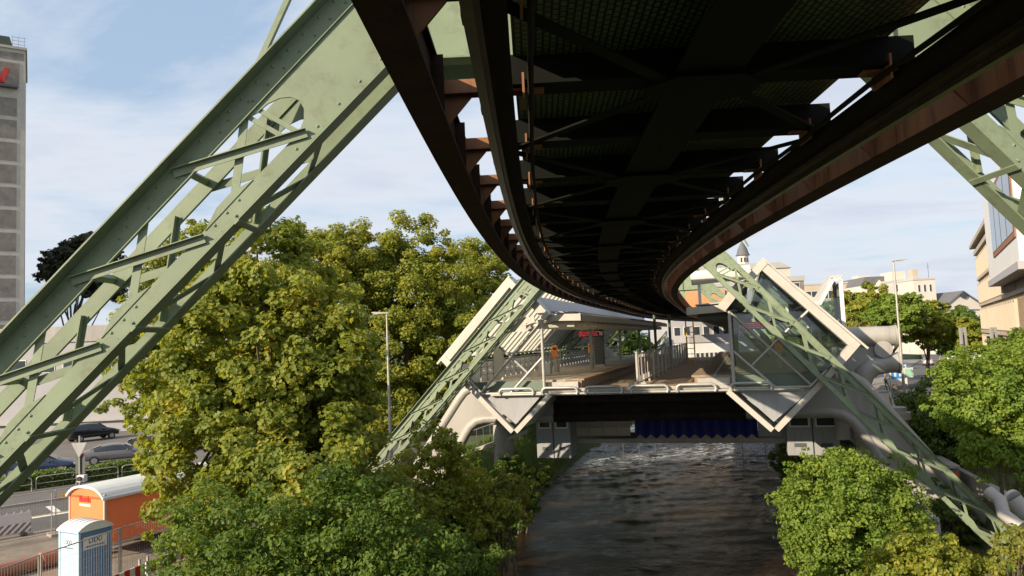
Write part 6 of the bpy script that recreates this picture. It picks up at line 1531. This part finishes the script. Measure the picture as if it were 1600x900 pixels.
q = MB(); q.add([(0, 0, a_.z), (2.8, -3, b2.z), (4.6, -1, b2.z), (1.5, 2.5, a_.z + .1), (0, 0, a_.z - .18), (2.8, -3, b2.z - .7)], [(0, 1, 2, 3), (0, 4, 5, 1)]); q.build('fabric', M['red_fabric'], t_)
for x, y, z in ((.1, .1, a_.z), (2.8, -2.8, b2.z), (1.5, 2.3, a_.z)): MB().tube([(x, y, 0), (x, y, z - .02)], .04, 8).build('pole', M['white_metal'], t_)
# steps on the square
t_ = thing('concrete_steps', 'broad concrete seating steps with a dark handrail beside the right street', 'steps', (30.5, 55.5, 0), -.15)
for k in range(4): MB().bx2((k * 1.0, 0, 0), (6.2, 5.0 - k * .2, .5 * (k + 1) - .003 * k)).build('step', M['concrete'], t_)
q = MB(); q.tube([(.6, 4.6, .5), (.9, 4.6, 2.2), (1.4, 4.6, 2.6), (1.4, 4.6, 1.0)], .04, 6); q.tube([(1.0, 4.2, .5), (1.3, 4.2, 2.4)], .04, 6); q.build('handrail', M['black'], t_)
# blue flag sign and white parasols in the distance
t_ = thing('parking_sign', 'small blue square sign on a thin post beyond the bushes', 'sign', (at_Y(1495, 560, 70).x, 70, 0), 0)
MB().tube([(0, .03, 0), (0, .03, 4.6)], .04, 6).build('post', M['galv'], t_); MB().bx2((-.4, 0, 3.6), (.4, .03, 4.3)).build('panel', mat('sign_blue_b', (.02, .12, .6), .4), t_)
for i, (px, py, lab) in enumerate(((1533, 552, 'white market parasol left of the black column'), (1497, 556, 'white market parasol near the small blue sign'))):
    p = at_Y(px, py, 62); t_ = thing('parasol', lab, 'parasol', (p.x, 62, 0), 0, 'white parasols on the square')
    MB().tube([(0, 0, 0), (0, 0, p.z)], .035, 6).build('pole', M['galv'], t_); MB().tube([(0, 0, p.z - .35), (0, 0, p.z + .25)], [1.4, .05], 10, smooth=False).build('canopy', M['white'], t_)
# person by the road
def person(label, P, rz, top, bottom, h=1.75):
    R = thing('person', label, 'person', P, rz)
    me = bpy.data.meshes.new('body')
    J = dict(pel=(0, 0, .98), wst=(0, 0, 1.12), chs=(0, 0, 1.38), nck=(0, 0, 1.52), hd0=(0, .01, 1.60), hd1=(0, .02, 1.70), hd2=(0, .01, 1.77),
             hl=(-.10, 0, .92), kl=(-.12, .06, .50), al=(-.12, -.06, .09), tl=(-.13, .12, .03), hr=(.10, 0, .92), kr=(.11, -.08, .50), ar=(.11, -.24, .12), tr=(.12, -.08, .04),
             sl=(-.19, 0, 1.44), el=(-.25, -.04, 1.16), wl=(-.26, .06, .92), fl=(-.26, .09, .82), sr=(.19, 0, 1.44), er=(.25, .02, 1.16), wr=(.25, .14, .94), fr=(.25, .18, .85))
    rad = dict(pel=.15, wst=.13, chs=.15, nck=.055, hd0=.075, hd1=.10, hd2=.075, hl=.10, kl=.06, al=.04, tl=.035, hr=.10, kr=.06, ar=.04, tr=.035, sl=.06, el=.042, wl=.03, fl=.03, sr=.06, er=.042, wr=.03, fr=.03)
    E_ = 'pel-wst wst-chs chs-nck nck-hd0 hd0-hd1 hd1-hd2 pel-hl hl-kl kl-al al-tl pel-hr hr-kr kr-ar ar-tr chs-sl sl-el el-wl wl-fl chs-sr sr-er er-wr wr-fr'.split()
    ks = list(J); me.from_pydata([J[k] for k in ks], [tuple(ks.index(x) for x in e.split('-')) for e in E_], [])
    o = bpy.data.objects.new('body', me); COL.objects.link(o)
    o.modifiers.new('k', 'SKIN'); o.modifiers.new('s', 'SUBSURF').levels = 1
    for i, k in enumerate(ks): me.skin_vertices[0].data[i].radius = (rad[k], rad[k]); 
    me.skin_vertices[0].data[0].use_root = True
    dg = bpy.context.evaluated_depsgraph_get(); m2 = bpy.data.meshes.new_from_object(o.evaluated_get(dg)); bpy.data.objects.remove(o)
    m2.materials.clear()
    for q in (M['skin'], top, bottom, M['bark']): m2.materials.append(q)
    for f in m2.polygons:
        z = f.center.z; x = abs(f.center.x)
        f.material_index = 2 if z < 1.0 and x < .22 else (1 if 1.0 <= z < 1.5 and not (x > .215 and z < 1.05) else 0)
        if z > 1.68 or (z > 1.6 and f.center.y < 0): f.material_index = 3
        f.use_smooth = True
    o = bpy.data.objects.new('body', m2); COL.objects.link(o); o.parent = R; return R
p = at_Y(1385, 608, 92); person('person in white top and dark trousers walking on the pavement behind the tubes', (p.x, 92, 0.1), 1.2, M['cloth_white'], M['cloth_dark'])
t_ = thing('litter_bin', 'low white box standing on the pavement under the grey tubes', 'bin', (at_Y(1381, 640, 68).x, 68, .1), 0)
MB().bx2((-.45, -.3, 0), (.45, .3, 1.5)).build('body', M['white'], t_, bevel=.03); MB().bx2((-.5, -.35, 1.502), (.5, .35, 1.6)).build('lid', M['grey_panel'], t_)
# bottom right pipes and slab
t_ = thing('bent_vent_pipe', 'bent grey vent pipe sticking out of the ivy at the right edge', 'pipe', at_Y(1560, 800, 24))
P_ = [at_Y(1545, 768, 24.6), at_Y(1563, 782, 24.2), at_Y(1568, 803, 23.9), at_Y(1592, 822, 23.5)]
MB().tube(P_, .20, 14).build('barrel', M['grey_duct'], t_, t_.location); MB().tube([P_[-1], P_[-1] + (P_[-1] - P_[-2]).normalized() * .06], .23, 14).build('rim', M['galv'], t_, t_.location)
t_ = thing('vent_pipe', 'second thicker grey pipe behind the bent one at the right edge', 'pipe', at_Y(1590, 790, 24.6))
P_ = [at_Y(1583, 780, 25), at_Y(1600, 800, 24.8), at_Y(1625, 815, 24.6)]
MB().tube(P_, .28, 14).build('barrel', M['grey_duct'], t_, t_.location); MB().tube([P_[0], P_[0] + Vector((-.02, .1, .04))], .31, 14).build('rim', M['galv'], t_, t_.location)
t_ = thing('bollard_row', 'short row of white concrete bollards on the path under the steel leg', 'bollards', at_Y(1456, 805, 33.5))
bpz = at_Y(1456, 805, 33.5)
bpy.data.objects.remove(t_)
for k in range(4):
    q = at_Y(1450 + k * 5, 800 + k * 4, 34 - k * .35); t_ = thing('bollard', ('leftmost', 'second from the left', 'third from the left', 'rightmost')[k] + ' small white bollard of the row on the river path', 'bollard', (q.x, q.y, q.z - .45), 0, 'white bollards on the river path')
    MB().tube([(0, 0, -.8), (0, 0, .45), (0, 0, .55)], [.09, .09, .05], 8).build('shaft', M['white'], t_); MB().tube([(0, 0, .30), (0, 0, .36)], .095, 8).build('band', M['grey_panel'], t_)
t_ = thing('manhole_slab', 'flat concrete slab on the bare soil below the steel leg foot', 'slab', (13.9, 25.0, -2.4), .5)
MB().bx2((-.9, -.7, 0), (.9, .7, .25)).build('slab', M['concrete'], t_, bevel=.03); MB().bx2((-.3, -.3, .252), (.3, .3, .275)).build('cover', M['rust'], t_)
